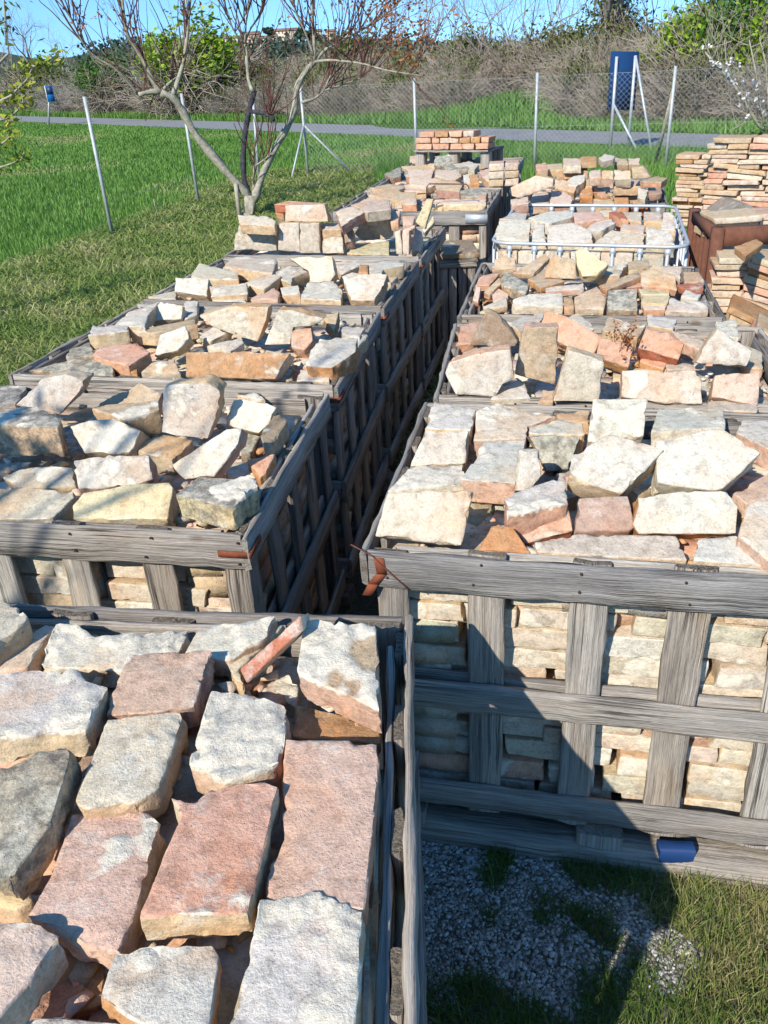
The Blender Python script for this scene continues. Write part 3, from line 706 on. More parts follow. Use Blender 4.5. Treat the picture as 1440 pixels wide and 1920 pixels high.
# ------------------------------------------------------------------ crates
def crate(key, label, detail=True, blue=False):
    cs = [np.array(c, float) for c in CRATE[key]]; cen = sum(cs) / 4
    t = empty('wooden_crate', (cen[0], cen[1], 0), label, 'crate', 'slatted wooden crates of salvaged bricks')
    loc = lambda p: p - np.array([cen[0], cen[1], 0])
    warm0 = random.uniform(0, .15)
    for s in range(4):                                   # front, right, back, left
        A, B = cs[s], cs[(s + 1) % 4]; d = B - A; L = np.linalg.norm(d); d /= L; n = np.array([-d[1], d[0]])
        if n.dot(cen - A) < 0: n = -n
        side = s % 2 == 1; e0 = 0 if side else .0185
        if not side: A, B = A + n * .004, B + n * .004
        d3, n3, up = V3(d, 0), V3(n, 0), np.array([0, 0, 1.0])
        if not side and (s == 0): pass
        def rail(name, z, h, off, th, x0, x1):
            w = warm0 + random.uniform(-.05, .25)
            p0 = V3(A, z) + d3 * x0 + n3 * (off + th / 2); p1 = V3(A, z) + d3 * x1 + n3 * (off + th / 2)
            p0[2] += random.uniform(-.004, .004); p1[2] += random.uniform(-.004, .004)
            return board(name, loc(p0), loc(p1), up * h / 2, n3 * th / 2, t, w)
        RAILS[key, s] = rail('top_rail', RIM - .052, .098 if not side else .088, 0, .016, e0, L - e0)
        rail('inner_rail', RIM - .055, .085, .036, .014, .07 + random.uniform(0, .02), L - .07 - random.uniform(0, .02))
        rail('middle_rail', RIM - .425, .085, 0, .0158, e0, L - e0)
        rail('bottom_rail', RIM - .765, .085, 0, .0158, e0, L - e0)
        if s in (0, 1, 3): rail('inner_rail', RIM - .41, .08, .036, .0135, .07, L - .07)
        x = .012 if not side else .035
        while x < L - .06:
            wd = .082 + random.uniform(-.008, .008); wd = min(wd, L - .012 - x)
            if not side and (x < .026): xx = x + .014
            else: xx = x
            z0, z1 = .115, RIM - .004 - random.uniform(0, .012); tl = random.uniform(-.006, .006)
            board('slat', loc(V3(A, z0) + d3 * (xx + wd / 2 - tl) + n3 * .0262), loc(V3(A, z1) + d3 * (xx + wd / 2 + tl) + n3 * .0262), d3 * wd / 2, n3 * .0085, t, warm0 + random.uniform(0, .5), ends=.9)
            x += .226 + random.uniform(-.012, .012)
    f, r, b, l = cs; dx = (r - f) / np.linalg.norm(r - f); dy = (l - f) / np.linalg.norm(l - f)
    Lx, Ly = np.linalg.norm(r - f), np.linalg.norm(l - f); up = np.array([0, 0, 1.0])
    for k in (0, .5, 1):                                   # pallet feet: two beams and a lower board
        y = .03 + k * (Ly - .10)
        p0 = V3(f + dy * y + dx * .02, .036); p1 = V3(f + dy * y + dx * (Lx - .02), .036)
        board('skid_board', loc(p0), loc(p1), V3(dy, 0) * .045, up * .034, t, .3)
        for q in (.06, .5, .92):
            p = V3(f + dy * y + dx * (q * Lx), .0); board('skid_block', loc(p + up * .071), loc(p + up * .118), V3(dx, 0) * .06, V3(dy, 0) * .04, t, .3)
    for k in range(6):
        y = .09 + k * (Ly - .18) / 5; p0 = V3(f + dy * y + dx * .07, .128); p1 = V3(f + dy * y + dx * (Lx - .07), .128)
        board('floor_board', loc(p0), loc(p1), V3(dy, 0) * .06, up * .009, t, .3)
    return t, loc
crates = {}; RAILS = {}
CL = {'L0': 'nearest grey slatted crate at lower left, filled with large flat bricks',
      'L1': 'dappled slatted crate behind the nearest left one, with a rusty corner strap',
      'L2': 'third slatted crate in the left row, half in tree shade',
      'L3': 'fourth slatted crate in the left row, filled with pale broken bricks',
      'L4': 'fifth left slatted crate, its bricks standing upright in front of the tree trunk',
      'L5': 'far left slatted crate with a wide front board and rusty wire handle on top',
      'L6': 'left slatted crate just before the one carrying the small pallet',
      'L7': 'farthest left slatted crate, carrying the small pallet of red bricks',
      'C1': 'nearest slatted crate on the right, its slatted front half in shadow',
      'C2': 'second slatted crate on the right, heaped with upright and red bricks',
      'C3': 'third right slatted crate, full of thin broken tiles, before the metal cage',
      'C5': 'farthest right slatted crate, heaped with tan bricks behind the metal cage'}
for k in CL: crates[k] = crate(k, CL[k])
def strap(key, pts, wdt, name='corner_strap', mat='rustred', th=.0015):
    t, loc = crates[key]; mb = MB()
    for a, b in zip(pts[:-1], pts[1:]):
        a, b = np.asarray(a, float), np.asarray(b, float); ax = (b - a) / 2; u = ax / np.linalg.norm(ax)
        wv = wdt if not np.isscalar(wdt) else np.array([0, 0, wdt / 2]); nn = np.cross(u, wv); nn = nn / np.linalg.norm(nn) * th
        mb.box(loc((a + b) / 2), ax + u * .002, wv, nn)
    return mb.build(name, MAT[mat], t)
def edge(key, a, b):
    A, B = np.array(CRATE[key][a]), np.array(CRATE[key][b]); d = (B - A) / np.linalg.norm(B - A); n = np.array([-d[1], d[0]])
    if n.dot(np.mean(CRATE[key], axis=0) - A) < 0: n = -n
    return A, d, n
for key in ('L1', 'L2', 'L3', 'L4', 'C3'):                                     # straps round the visible front corner
    right = key[0] == 'L'
    A, d, n = edge(key, 1, 0) if right else edge(key, 0, 1); A2, d2, n2 = edge(key, 1, 2) if right else edge(key, 0, 3)
    z = RIM - .055; o = V3(A, z) - V3(n, 0) * .0005 - V3(n2, 0) * .004
    strap(key, [o + V3(d, 0) * .082, o], .018); strap(key, [o - V3(n, 0) * 0, o + V3(d2, 0) * .09], .018)
A, d, n = edge('C1', 0, 1); o = V3(A, RIM) - V3(n, 0) * .001
strap('C1', [o + V3(d, 0) * .045 + [0, 0, -.022], o + V3(d, 0) * .05 + [0, 0, -.062], o + V3(d, 0) * .028 + [0, 0, -.092], o + V3(d, 0) * .012 + [0, 0, -.125]], V3(d, 0) * .012)
tC1, locC1 = crates['C1']; mb = MB()
mb.tube([locC1(o + V3(d, 0) * -.02 + [0, 0, .012]), locC1(o + V3(d, 0) * .03 - V3(n, 0) * .004 + [0, 0, -.012]), locC1(o + V3(d, 0) * .075 - V3(n, 0) * .005 + [0, 0, -.06]), locC1(o + V3(d, 0) * .118 - V3(n, 0) * .004 + [0, 0, -.102])], .0016, 5)
mb.build('tie_wire', MAT['rust'], tC1)
A, d, n = edge('L5', 1, 0); strap('L5', [V3(A, RIM - .06) - V3(n, 0) * .002, V3(A, RIM - .06) - V3(n, 0) * .002 + V3(d, 0) * .16], .06, mat='galv')
for key in ('L1', 'C1', 'L0', 'C3', 'C2'):                                       # nail heads on the near fronts
    for (a, b) in (((0, 1),) if key != 'L0' else ((2, 3),)):
        A, d, n = edge(key, a, b); L = np.linalg.norm(np.array(CRATE[key][a]) - np.array(CRATE[key][b])); t, loc = crates[key]
        x = .05
        while x < L - .03:
            for dz in (random.uniform(-.03, -.02), random.uniform(-.085, -.07)):
                mb = MB(); p = V3(A, RIM + dz) + V3(d, 0) * (x + random.uniform(-.02, .02)) - V3(n, 0) * -.002
                mb.tube([loc(p), loc(p - V3(n, 0) * .0035)], .0034, 7); mb.build('nail', MAT['nail'], RAILS[key, a])
            x += .226

# ------------------------------------------------------------------ bricks laid one by one
FORM = {'upright': 'upright', 'slanting': 'tilted', 'flat': 'flat'}
def place_bricks():
    for key, txt in CRATE_BRICKS.items():
        rows = []; near = key in ('L0', 'C1')
        res = {'L0': .0095, 'C1': .011, 'L1': .013, 'C2': .014, 'L2': .016}.get(key, .022)
        nm = 'thin_brick' if key == 'C3' else ('brick_fragment' if key in ('C4', 'C5', 'L5', 'L6') else 'old_brick')
        cat = {'thin_brick': 'thin brick', 'brick_fragment': 'broken brick'}.get(nm, 'brick')
        for ln in txt.strip().splitlines():
            head, pts = ln.split('|'); z0, dz, th, c, *mo = head.split(); mo = float(mo[0]) if mo else .15
            P = [tuple(map(float, q.split(','))) for q in pts.split()]
            rows.append((brick(P, float(z0), float(dz), float(th), c, mo, RIM, res, nm), P))
        rows.sort(key=lambda r: -r[0][4])                      # nearest first
        k = max(3, round(math.sqrt(len(rows)))); nr = max(2, round(len(rows) / k)); per = math.ceil(len(rows) / nr)
        rn = ['front'] + [ordn(i) for i in range(1, nr - 1)] + ['back']
        for r in range(nr):
            grp = sorted(rows[r * per:(r + 1) * per], key=lambda q: q[0][3])
            for i, ((o, c, form, px, py, mo), P) in enumerate(grp):
                pos = 'leftmost' if i == 0 else ('rightmost' if i == len(grp) - 1 else ordn(i) + ' from left')
                crust = ' mortar-crusted' if mo >= .5 else ''
                tag(o, f'{FORM[form]}{crust} {CNAME[c]} brick, {pos}, {rn[r]} row of the {CW[key]}', cat, 'bricks lying in the ' + CW[key])
place_bricks()
def block(name, c, ux, uy, uz, col, res=.02, mort=0.2, rawc=None):
    """brick from its centre and three half axes; uy is the way its face looks"""
    c, ux, uy, uz = (np.asarray(a, float) for a in (c, ux, uy, uz))
    s = lambda: random.uniform(.93, 1.07); f = c + uy
    P = [f - ux * s() - uz * s(), f + ux * s() - uz * s(), f + ux * s() + uz * s(), f - ux * s() + uz * s()]
    me, org = brick_mesh(name, P, 2 * np.linalg.norm(uy), res, mort, random.uniform(0, 90), .6, .02)
    o = link(name, me, None); o.location = org; o.color = (*jit(TINT[col][0]), 1); o['raw'] = jit(TINT[rawc or col][1]); o['lichen'] = random.choice([0, 0, .3])
    return o
def wall_behind(key, side, s0, s1, zs, keys, cname, grp, res):
    A, d, n = edge(key, *side); z = zs[0]; ci = 0
    courses = []
    while z < zs[1]:
        h = random.uniform(.055, .072); x = s0; row = []
        while x < s1 - .05:
            L = min(random.choice([.13, .16, .2, .24, .28, .3]), s1 - x + .001); dep = random.uniform(.0, .03); c = random.choice(keys)
            o = block('old_brick', V3(A, z + h / 2 + .002) + V3(d, 0) * (x + L / 2) + V3(n, 0) * (.058 + dep + .06), V3(d, 0) * (L / 2 - .004) + np.array([0, 0, random.uniform(-.004, .004)]), -V3(n, 0) * .06 + V3(d, 0) * random.uniform(-.008, .008), np.array([0, 0, h / 2 - .002]), c, res, random.choice([0, .2, .5]))
            row.append((o, c)); x += L + random.uniform(0, .012)
        courses.append(row); z += h
    for ci, row in enumerate(courses[::-1]):
        for i, (o, c) in enumerate(row):
            tag(o, f'{CNAME[c]} brick behind slats of {cname}, course {ci + 1} from top, {ordn(i)} from left', 'brick', grp)
wall_behind('C1', (0, 1), .03, 1.14, (.15, RIM - .09), ['c', 'c', 'w', 'c', 'q', 'w', 'w', 'c', 'c', 'w', 'c', 's'], CW['C1'], 'bricks behind the slats of the nearest right crate', .016)
wall_behind('L1', (0, 1), .45, 1.16, (.62, RIM - .08), ['t', 'c', 'g', 't', 'c', 'w'], CW['L1'], 'bricks behind the slats of the second left crate', .02)
# ------------------------------------------------------------------ hidden fill under the top layer
def rubble():
    mb = MB(); cols = []
    def put(c, L, W, H, yaw, tx, ty, col):
        M = np.array(Matrix.Rotation(yaw, 3, 'Z') @ Matrix.Rotation(tx, 3, 'X') @ Matrix.Rotation(ty, 3, 'Y'))
        mb.box(c, M[:, 0] * L / 2, M[:, 1] * W / 2, M[:, 2] * H / 2)
        v = mb.V[-1]; v += rng.uniform(-.006, .006, v.shape); cols.extend([(*jit(TINT[col][0], .1), 1)] * 8)
    for key, cs in list(CRATE.items()) + [('C4', IBC)]:
        cs = [np.array(c) for c in cs]; f, r, b, l = cs; yaw0 = math.atan2(*(r - f)[::-1])
        pal = 'ctwqsg' if key != 'C3' else 'tsqot'
        for layer, (zt, m) in enumerate(((-.055, .12), (-.11, .10), (-.18, .10))):
            nx, ny = 6, 8
            for i in range(nx):
                for j in range(ny):
                    u = (i + .5) / nx * .76 + .12; v = (j + .5) / ny * .68 + .16
                    p = (f * (1 - u) + r * u) * (1 - v) + (l * (1 - u) + b * u) * v
                    put(V3(p, RIM + zt - .03 + random.uniform(-.012, .008)), random.uniform(.17, .26), .125, .055, yaw0 + random.choice([0, PI / 2]) + random.uniform(-.3, .3), random.uniform(-.12, .12), random.uniform(-.12, .12), random.choice(pal))
        for s in range(4):                                 # courses along the sides, seen between slats
            A, B = cs[s], cs[(s + 1) % 4]; d = (B - A); L = np.linalg.norm(d); d = d / L; n = np.array([-d[1], d[0]]); n = n if n.dot(sum(cs) / 4 - A) > 0 else -n
            if s == 0 and key == 'C1': continue
            z = .15
            while z < RIM - .10:
                x = .08
                while x < L - .10:
                    if s == 0 and key == 'L1' and z > .60 and x > .40: break
                    ln = min(random.uniform(.14, .25), L - .05 - x); p = A + d * (x + ln / 2) + n * (.135 + random.uniform(0, .02))
                    put(V3(p, z + .03), ln - .008, .12, .056, math.atan2(d[1], d[0]), 0, random.uniform(-.03, .03), random.choice(pal)); x += ln
                z += .062
    o = mb.build('brick_rubble', MAT['rubble'], None, False, {'col': np.array(cols)})
    tag(o, 'broken bricks filling the crates underneath their top layer', 'brick rubble', None, 'stuff')
IBC = [(.78, 5.12), (1.72, 4.72), (2.06, 5.95), (1.12, 6.34)]
rubble()
def crumbs():
    V, T, C_, n0 = [], [], [], 0
    ic_ = np.array([(0, 0, 1), (.89, 0, .45), (.28, .85, .45), (-.72, .53, .45), (-.72, -.53, .45), (.28, -.85, .45), (.72, .53, -.45), (-.28, .85, -.45), (-.89, 0, -.45), (-.28, -.85, -.45), (.72, -.53, -.45), (0, 0, -1)])
    it_ = np.array([(0, 1, 2), (0, 2, 3), (0, 3, 4), (0, 4, 5), (0, 5, 1), (1, 6, 2), (2, 7, 3), (3, 8, 4), (4, 9, 5), (5, 10, 1), (6, 7, 2), (7, 8, 3), (8, 9, 4), (9, 10, 5), (10, 6, 1), (11, 7, 6), (11, 8, 7), (11, 9, 8), (11, 10, 9), (11, 6, 10)])
    for key in ('L0', 'C1', 'L1', 'C2', 'L2', 'L3', 'C3'):
        f, r, b, l = [np.array(c) for c in CRATE[key]]
        for _ in range(260):
            u, v = random.uniform(.07, .93), random.uniform(.07, .93); p = (f * (1 - u) + r * u) * (1 - v) + (l * (1 - u) + b * u) * v
            s = random.uniform(.006, .024) * random.uniform(.5, 1); M = np.array(Matrix.Rotation(random.uniform(0, 6), 3, 'Z') @ Matrix.Rotation(random.uniform(-.5, .5), 3, 'X'))
            w_ = (ic_ * rng.uniform(.55, 1.2, (12, 1)) * np.array([1.5, 1, .6]) * s) @ M.T + V3(p, RIM - .048 + random.uniform(0, .03))
            V.append(w_); T.append(it_ + n0); n0 += 12; C_ += [(*jit(TINT[random.choice('ctwqso')][0], .12), 1)] * 12
    tag(mesh_np('brick_crumbs', np.concatenate(V), [np.concatenate(T)], MAT['rubble'], None, {'col': np.array(C_)}), 'crumbs and shards fallen between the bricks', 'brick crumbs', None, 'stuff')
crumbs()
# ------------------------------------------------------------------ metal cage of the old tank
def ring(cs, z, r, k=8):
    out = []
    for i in range(4):
        p, c, q = (np.array(cs[(i + j) % 4], float) for j in (-1, 0, 1)); a = c + (p - c) / np.linalg.norm(p - c) * r; b = c + (q - c) / np.linalg.norm(q - c) * r
        for t in range(k + 1):
            u = t / k; out.append(V3((1 - u) ** 2 * a + 2 * u * (1 - u) * c + u * u * b, z))
    return np.array(out + [out[0]])
ic = [np.array(c) for c in IBC]; icen = sum(ic) / 4; ex = [icen + (c - icen) * 1.09 for c in ic]
cage = empty('metal_cage', (*icen, 0), 'galvanised tube cage with rounded corners holding whitish broken bricks', 'cage')
def cage_part(name, pts, r, k=7):
    mb = MB(); mb.tube(np.asarray(pts) - np.array([*icen, 0]), r, k); return mb.build(name, MAT['galv'], cage, True)
cage_part('top_ring', ring(ex, RIM + .012, .13), .0105)
for z in (.66, .40, .16): cage_part('ring', ring(ex, z, .13), .010)
for s in range(4):
    A, B = ex[s], ex[(s + 1) % 4]; n = 7
    for i in range(n):
        u = (i + .75) / (n + .5); p = A * (1 - u) + B * u
        mb = MB(); d = (B - A) / np.linalg.norm(B - A)
        mb.tube(np.array([V3(p, .12), V3(p, RIM - .03)]) - np.array([*icen, 0]), .0105, 6); mb.box(V3(p, RIM - .02) - np.array([*icen, 0]), V3(d, 0) * .016, np.array([-d[1], d[0], 0]) * .004, [0, 0, .022])
        mb.build('upright', MAT['galv'], cage)
mb = MB(); up3 = np.array([0, 0, 1.0])
for k in (.1, .5, .9):
    p = (ex[0] * (1 - k) + ex[3] * k + ex[1] * (1 - k) + ex[2] * k) / 2 - icen; d = ex[1] - ex[0]; d2 = (ex[3] - ex[0]) / np.linalg.norm(ex[3] - ex[0]); mb.box(V3(p, .06), V3(d / 2, 0) * .98, V3(d2, 0) * .05, up3 * .055)
o = mb.build('pallet', MAT['stake'], cage); 
# bricks seen under the cage's top ring
A = ic[0]; d = ic[1] - A; L = np.linalg.norm(d); d = d / L; n = np.array([-d[1], d[0]]); x = .0; i = 0
for ln in (.12, .16, .15, .17, .18, .17):
    c = ['t', 'w', 'c', 'w', 'c', 'g'][i]
    o = block('brick_fragment', V3(A, RIM - .075) + V3(d, 0) * (x + ln / 2) + V3(n, 0) * .02, V3(d, 0) * (ln / 2 - .004), -V3(n, 0) * .07, up3 * .045, c, .022)
    tag(o, f'{CNAME[c]} brick just below the front tube of the metal cage, {ordn(i)} from left', 'broken brick', 'bricks lying in the metal cage'); x += ln; i += 1
# ------------------------------------------------------------------ low dark box in the gap, with a slab as lid
bx0, bx1 = at(822, 478, .78), at(893, 474, .78); Yb = .42
bc = (bx0 + bx1) / 2; dxx = (bx1 - bx0)[:2]; Wd = np.linalg.norm(dxx); dxx /= Wd; dyy = np.array([-dxx[1], dxx[0]])
box = empty('low_box', (bc[0] + dyy[0] * Yb / 2, bc[1] + dyy[1] * Yb / 2, 0), 'low dark plank box with a brown slab lid, in the gap between the rows', 'box'); bo = np.array(box.location)
for i in range(4):
    for sx in (0, 1):
        p = V3(bc[:2] + dxx * (i - 1.5) * Wd / 4 + dyy * (Yb * sx), 0) - bo
        board('plank', p + up3 * .05, p + up3 * .745, V3(dxx, 0) * (Wd / 8 - .006), V3(dyy, 0) * .011, box, .1)
for sx in (-1, 1):
    for i in range(3):
        p = V3(bc[:2] + dxx * sx * (Wd / 2 - .005) + dyy * (Yb * (i + .5) / 3), 0) - bo
        board('plank', p + up3 * .05, p + up3 * .742, V3(dyy, 0) * (Yb / 6 - .012), V3(dxx, 0) * .011, box, .1)
board('rim_strip', V3(bc[:2] - dxx * Wd / 2 - dyy * .02, .72) - bo, V3(bc[:2] + dxx * Wd / 2 - dyy * .02, .72) - bo, up3 * .028, V3(dyy, 0) * .008, box, .1)
me, org = brick_mesh('slab_lid', [V3(bc[:2] + dxx * a * (Wd / 2 + .02) + dyy * b, .785) for a, b in ((-1, -.03), (1, -.03), (1, Yb + .03), (-1, Yb + .03))], .035, .03, .2, 3.3)
o = link('slab_lid', me, None, box); o.location = org - Vector(bo); o.color = (*TINT['b'][0], 1); o['raw'] = TINT['b'][1]; o['lichen'] = .5
# ------------------------------------------------------------------ small pallet with red bricks on the farthest crate
pa, pb = atY(776, 281, 9.42), atY(915, 282, 9.02); zt = (pa[2] + pb[2]) / 2; d = (pb - pa)[:2]; Wp = np.linalg.norm(d); d /= Wp; n = np.array([-d[1], d[0]])
pal = empty('small_pallet', (*(pa[:2] + pb[:2]) / 2, zt), 'small grey pallet raised on blocks, under the red bricks of the farthest crate', 'pallet'); po = np.array(pal.location)
for i in range(4):
    q = V3(n, 0) * (.05 + i * .12) + up3 * -.012; board('deck_board', V3(pa[:2], zt) - po + q, V3(pb[:2], zt) - po + q, V3(n, 0) * .05, up3 * .009, pal, .3)
for u in (.06, .52, .94):
    for v in (.08, .40):
        q = V3(pa[:2] * (1 - u) + pb[:2] * u, zt) - po + V3(n, 0) * v; board('block', q + up3 * -.023, q + up3 * (RIM - zt - .02), V3(d, 0) * .045, V3(n, 0) * .045, pal, .2)
lay = [[.26, .25, .19, .18, .2], [.24, .12, .28, .17, .14, .12], [.24, .21, .2, .16]]
wid = sum(lay[1])
for r, ls in enumerate(lay):
    x = .01 if r < 2 else .05
    for i, ln in enumerate(ls):
        ln *= Wp * .96 / 1.08
        c = random.choice('ssqos'); p = V3(pa[:2] + d * (x + ln / 2) + n * (.11 + random.uniform(-.01, .02)), zt + .002 + .058 * r + .029)
        o = block('brick_fragment', p, V3(d, 0) * (ln / 2 - .004), -V3(n, 0) * .1, up3 * .027, c, .025, 0)
        tag(o, f'{CNAME[c]} brick on the small pallet, {["lowest", "middle", "top"][r]} course, {ordn(i)} from left', 'brick', 'red bricks on the small pallet'); x += ln + .006
px0 = atY(914, 322, 7.62); i = 0
for r in range(3):
    for kx in range(2):
        c = 'tqctqq'[r * 2 + kx]; p = V3(px0[:2] + np.array([.08 + kx * .13, -.0 * kx]), RIM + .03 + r * .062)
        o = block('brick_fragment', p, np.array([.062 if kx == 0 else .055, -.01, 0]), np.array([-.02, -.11, 0]), up3 * .029, c, .025, 0)
        tag(o, f'{CNAME[c]} brick of the small pile right of the pallet, {ordn(r)} from bottom, {["left", "right"][kx]}', 'brick', 'small brick pile on the corner of the farthest crate')
# rusty wire handle lying on the far left crate
ha, hb, hc_, hd = atY(800, 371, 6.62), atY(800, 345, 6.62), atY(879, 345, 6.55), atY(879, 354, 6.55); hm = (ha + hd) / 2
wh = MB(); wh.tube(np.array([ha, hb + [.0, 0, -.02], hb + [.02, 0, 0], hc_ + [-.02, 0, 0], hc_ + [0, 0, -.02], hd]) - hm, .005, 6)
wh.tube(np.array([atY(782, 364, 6.6), atY(800, 362, 6.6), atY(812, 362, 6.6), atY(811, 372, 6.6)]) - hm, .005, 6)
o = wh.build('bent_wire', MAT['rust'], None, True); o.location = hm; tag(o, 'rusty bent wire hoop standing on the far left crate', 'wire')

# ------------------------------------------------------------------ flat tiles on the right
tiles = []
def tile_stack(O, d, n, z0, courses, xs, th, label, grp, keys, slump=0.0, ragged=.02, depth=.13, lean=0.0, top=None, res=.03, tilt=0.0):
    """courses of thin tiles: O left end of the face, d along it, n away from the viewer"""
    d3, n3 = V3(d, 0), V3(n, 0)
    z = z0
    for r in range(courses):
        t = th * random.uniform(.85, 1.15); x = xs[0] + random.uniform(-.03, .03); i = 0
        xe = xs[1] if top is None else top(r / courses)
        while x < xe - .05:
            L = random.choice([.15, .2, .26, .28]); L = min(L, xe - x + .03); a = random.uniform(-.03, .03) + slump * math.sin(x * 5 + 1 + r) + tilt; yw = random.uniform(-.06, .06)
            c = random.choice(keys)
            ux = (d3 + up3 * a + n3 * yw); ux /= np.linalg.norm(ux); uz = up3 - ux * ux[2]; uz /= np.linalg.norm(uz); uy = -np.cross(uz, ux); uy = uy if uy.dot(n3) < 0 else -uy
            p = V3(O, z + t / 2 + tilt * (x + L / 2)) + d3 * (x + L / 2) + n3 * (depth + random.uniform(-ragged, ragged) + lean * r)
            o = block('flat_tile', p, ux * (L / 2 - .003), uy * depth, uz * (t / 2 - .0015), c, res, 0)
            tag(o, f'{CNAME[c]} tile, {label}, course {courses - r} from top, {ordn(min(i, 12))} from left', 'tile', grp); i += 1; x += L + random.uniform(0, .008)
        z += t
# tall far wall of tiles
a0, a1 = at(1316, 392, .80), at(1440, 398, .80); d = (a1 - a0)[:2]; L = np.linalg.norm(d); d /= L; n = np.array([-d[1], d[0]])
tile_stack(a0[:2], d, n, .72, 16, (0, L + .22), .036, 'tall far tile stack', 'tiles of the tall far stack', 'tqtqcs', .05, .025)
a2 = at(1262, 390, .62); tile_stack(a2[:2], np.array([d[0], d[1]]), n, .46, 17, (0, .24), .037, 'narrow far tile pile', 'tiles of the narrow far pile', 'tqtco', 0, .03)
# rusty steel bin with tiles
b0, b1 = at(1303, 396, 1.02), at(1346, 432, 1.02); b2 = at(1500, 424, 1.02)
binE = empty('steel_bin', (b1[0], b1[1], 0), 'rusty brown steel bin with corrugated side, filled with stacked tiles', 'steel bin'); bo = np.array([b1[0], b1[1], 0])
d = (b1 - b0)[:2]; Lb = np.linalg.norm(d); d /= Lb; n = np.array([-d[1], d[0]])
mb = MB(); N_ = 40; pv = []
for i in range(N_ + 1):
    q = V3(b0[:2] + d * Lb * i / N_ + n * .012 * math.copysign(min(1, abs(math.sin(i * .95)) * 1.6), math.sin(i * .95)), 0) - bo; pv.append(q)
V = [p + up3 * .12 for p in pv] + [p + up3 * .97 for p in pv]; V2 = [p + V3(n, 0) * .004 for p in V]; m_ = N_ + 1
mb.add(V + V2, [(i, i + 1, m_ + i + 1, m_ + i) for i in range(N_)] + [(2 * m_ + i + 1, 2 * m_ + i, 3 * m_ + i, 3 * m_ + i + 1) for i in range(N_)] + [(m_ + i, m_ + i + 1, 3 * m_ + i + 1, 3 * m_ + i) for i in range(N_)])
mb.build('corrugated_side', MAT['rustframe'], binE)
mb = MB(); mb.box((V3(b0[:2], .995) + V3(b1[:2], .995)) / 2 - bo, V3(d, 0) * Lb / 2, V3(n, 0) * .022, up3 * .028); mb.build('side_top_rail', MAT['rustframe'], binE)
for b in (b0, b1):
    mb = MB(); mb.box(V3(b[:2], .56) - bo, V3(d, 0) * .03, V3(n, 0) * .03, up3 * .475); mb.build('corner_post', MAT['rustframe'], binE)
df = (b2 - b1)[:2]; Lf = np.linalg.norm(df); df /= Lf; nf = np.array([-df[1], df[0]])
mb = MB(); mb.box(V3(b1[:2] + df * Lf / 2, .985) - bo, V3(df, 0) * (Lf / 2 - .032), V3(nf, 0) * .02, up3 * .05); mb.build('front_top_rail', MAT['rustframe'], binE)
mb = MB(); mb.box(V3(b1[:2] + df * Lf / 2, .12) - bo, V3(df, 0) * (Lf / 2 - .032), V3(nf, 0) * .02, up3 * .05); mb.build('front_bottom_rail', MAT['rustframe'], binE)
tile_stack(b1[:2] + df * .05 + nf * .05, df, nf, .52, 10, (0, Lf), .04, 'stack inside the rusty bin', 'tiles inside the rusty bin', 'tcqt', .0, .01)
tile_stack(b1[:2] + df * .05 + nf * .25, df, nf, .92, 3, (0, Lf), .04, 'top layer on the rusty bin', 'tiles on top of the rusty bin', 'tqc', .0, .03)
# grey stone block lying on the bin
me, org = brick_mesh('grey_stone', [atY(x, y, 5.75) for x, y in ((1352, 404), (1388, 381), (1402, 382), (1424, 394), (1430, 404))], .3, .03, .3, 5.5)
o = link('grey_stone', me, None); o.location = org; o.color = (.27, .25, .22, 1); o['raw'] = (.3, .27, .23); o['lichen'] = .3; tag(o, 'rounded grey stone lying on the tiles of the rusty bin', 'stone')
# near heaps: slumped piles of tiles in front of the bin, standing on the ground behind the right crates
def pile(pxl, pyt, Y, w, h, d, n, lab, grp, keys, slump, tilt, th=.038):
    p = atY(pxl, pyt, Y); nC = int(h / th); print('pile', lab, p, p[2] - h)
    tile_stack(p[:2], d, n, p[2] - h, nC, (0, w), th, lab, grp, keys, slump, .02, tilt=tilt)
pile(1350, 478, 4.55, .27, .75, np.array([.96, -.28]), np.array([.28, .96]), 'straight near pile', 'tiles of the straight near pile', 'ttqc', 0, 0)
pile(1408, 462, 4.45, .5, .75, np.array([.93, -.37]), np.array([.37, .93]), 'upper slumped heap', 'tiles of the slumped heaps', 'tosq', .05, -.3)
pile(1362, 566, 3.95, .55, .7, np.array([.90, -.43]), np.array([.43, .90]), 'middle slumped heap', 'tiles of the slumped heaps', 'tost', .06, -.38)
pile(1404, 606, 3.5, .5, .7, np.array([.90, -.43]), np.array([.43, .90]), 'front slumped heap', 'tiles of the slumped heaps', 'tosb', .06, -.45)
me, org = brick_mesh('flat_tile', [at(x, y, 1.02) for x, y in ((1376, 462), (1420, 447), (1432, 456), (1398, 480))], .035, .03, .0, 7.7)
o = link('flat_tile', me, None); o.location = org; o.color = (*TINT['o'][0], 1); o['raw'] = TINT['o'][1]; o['lichen'] = 0; tag(o, 'orange tile leaning on top of the straight near pile', 'tile', 'tiles of the straight near pile')

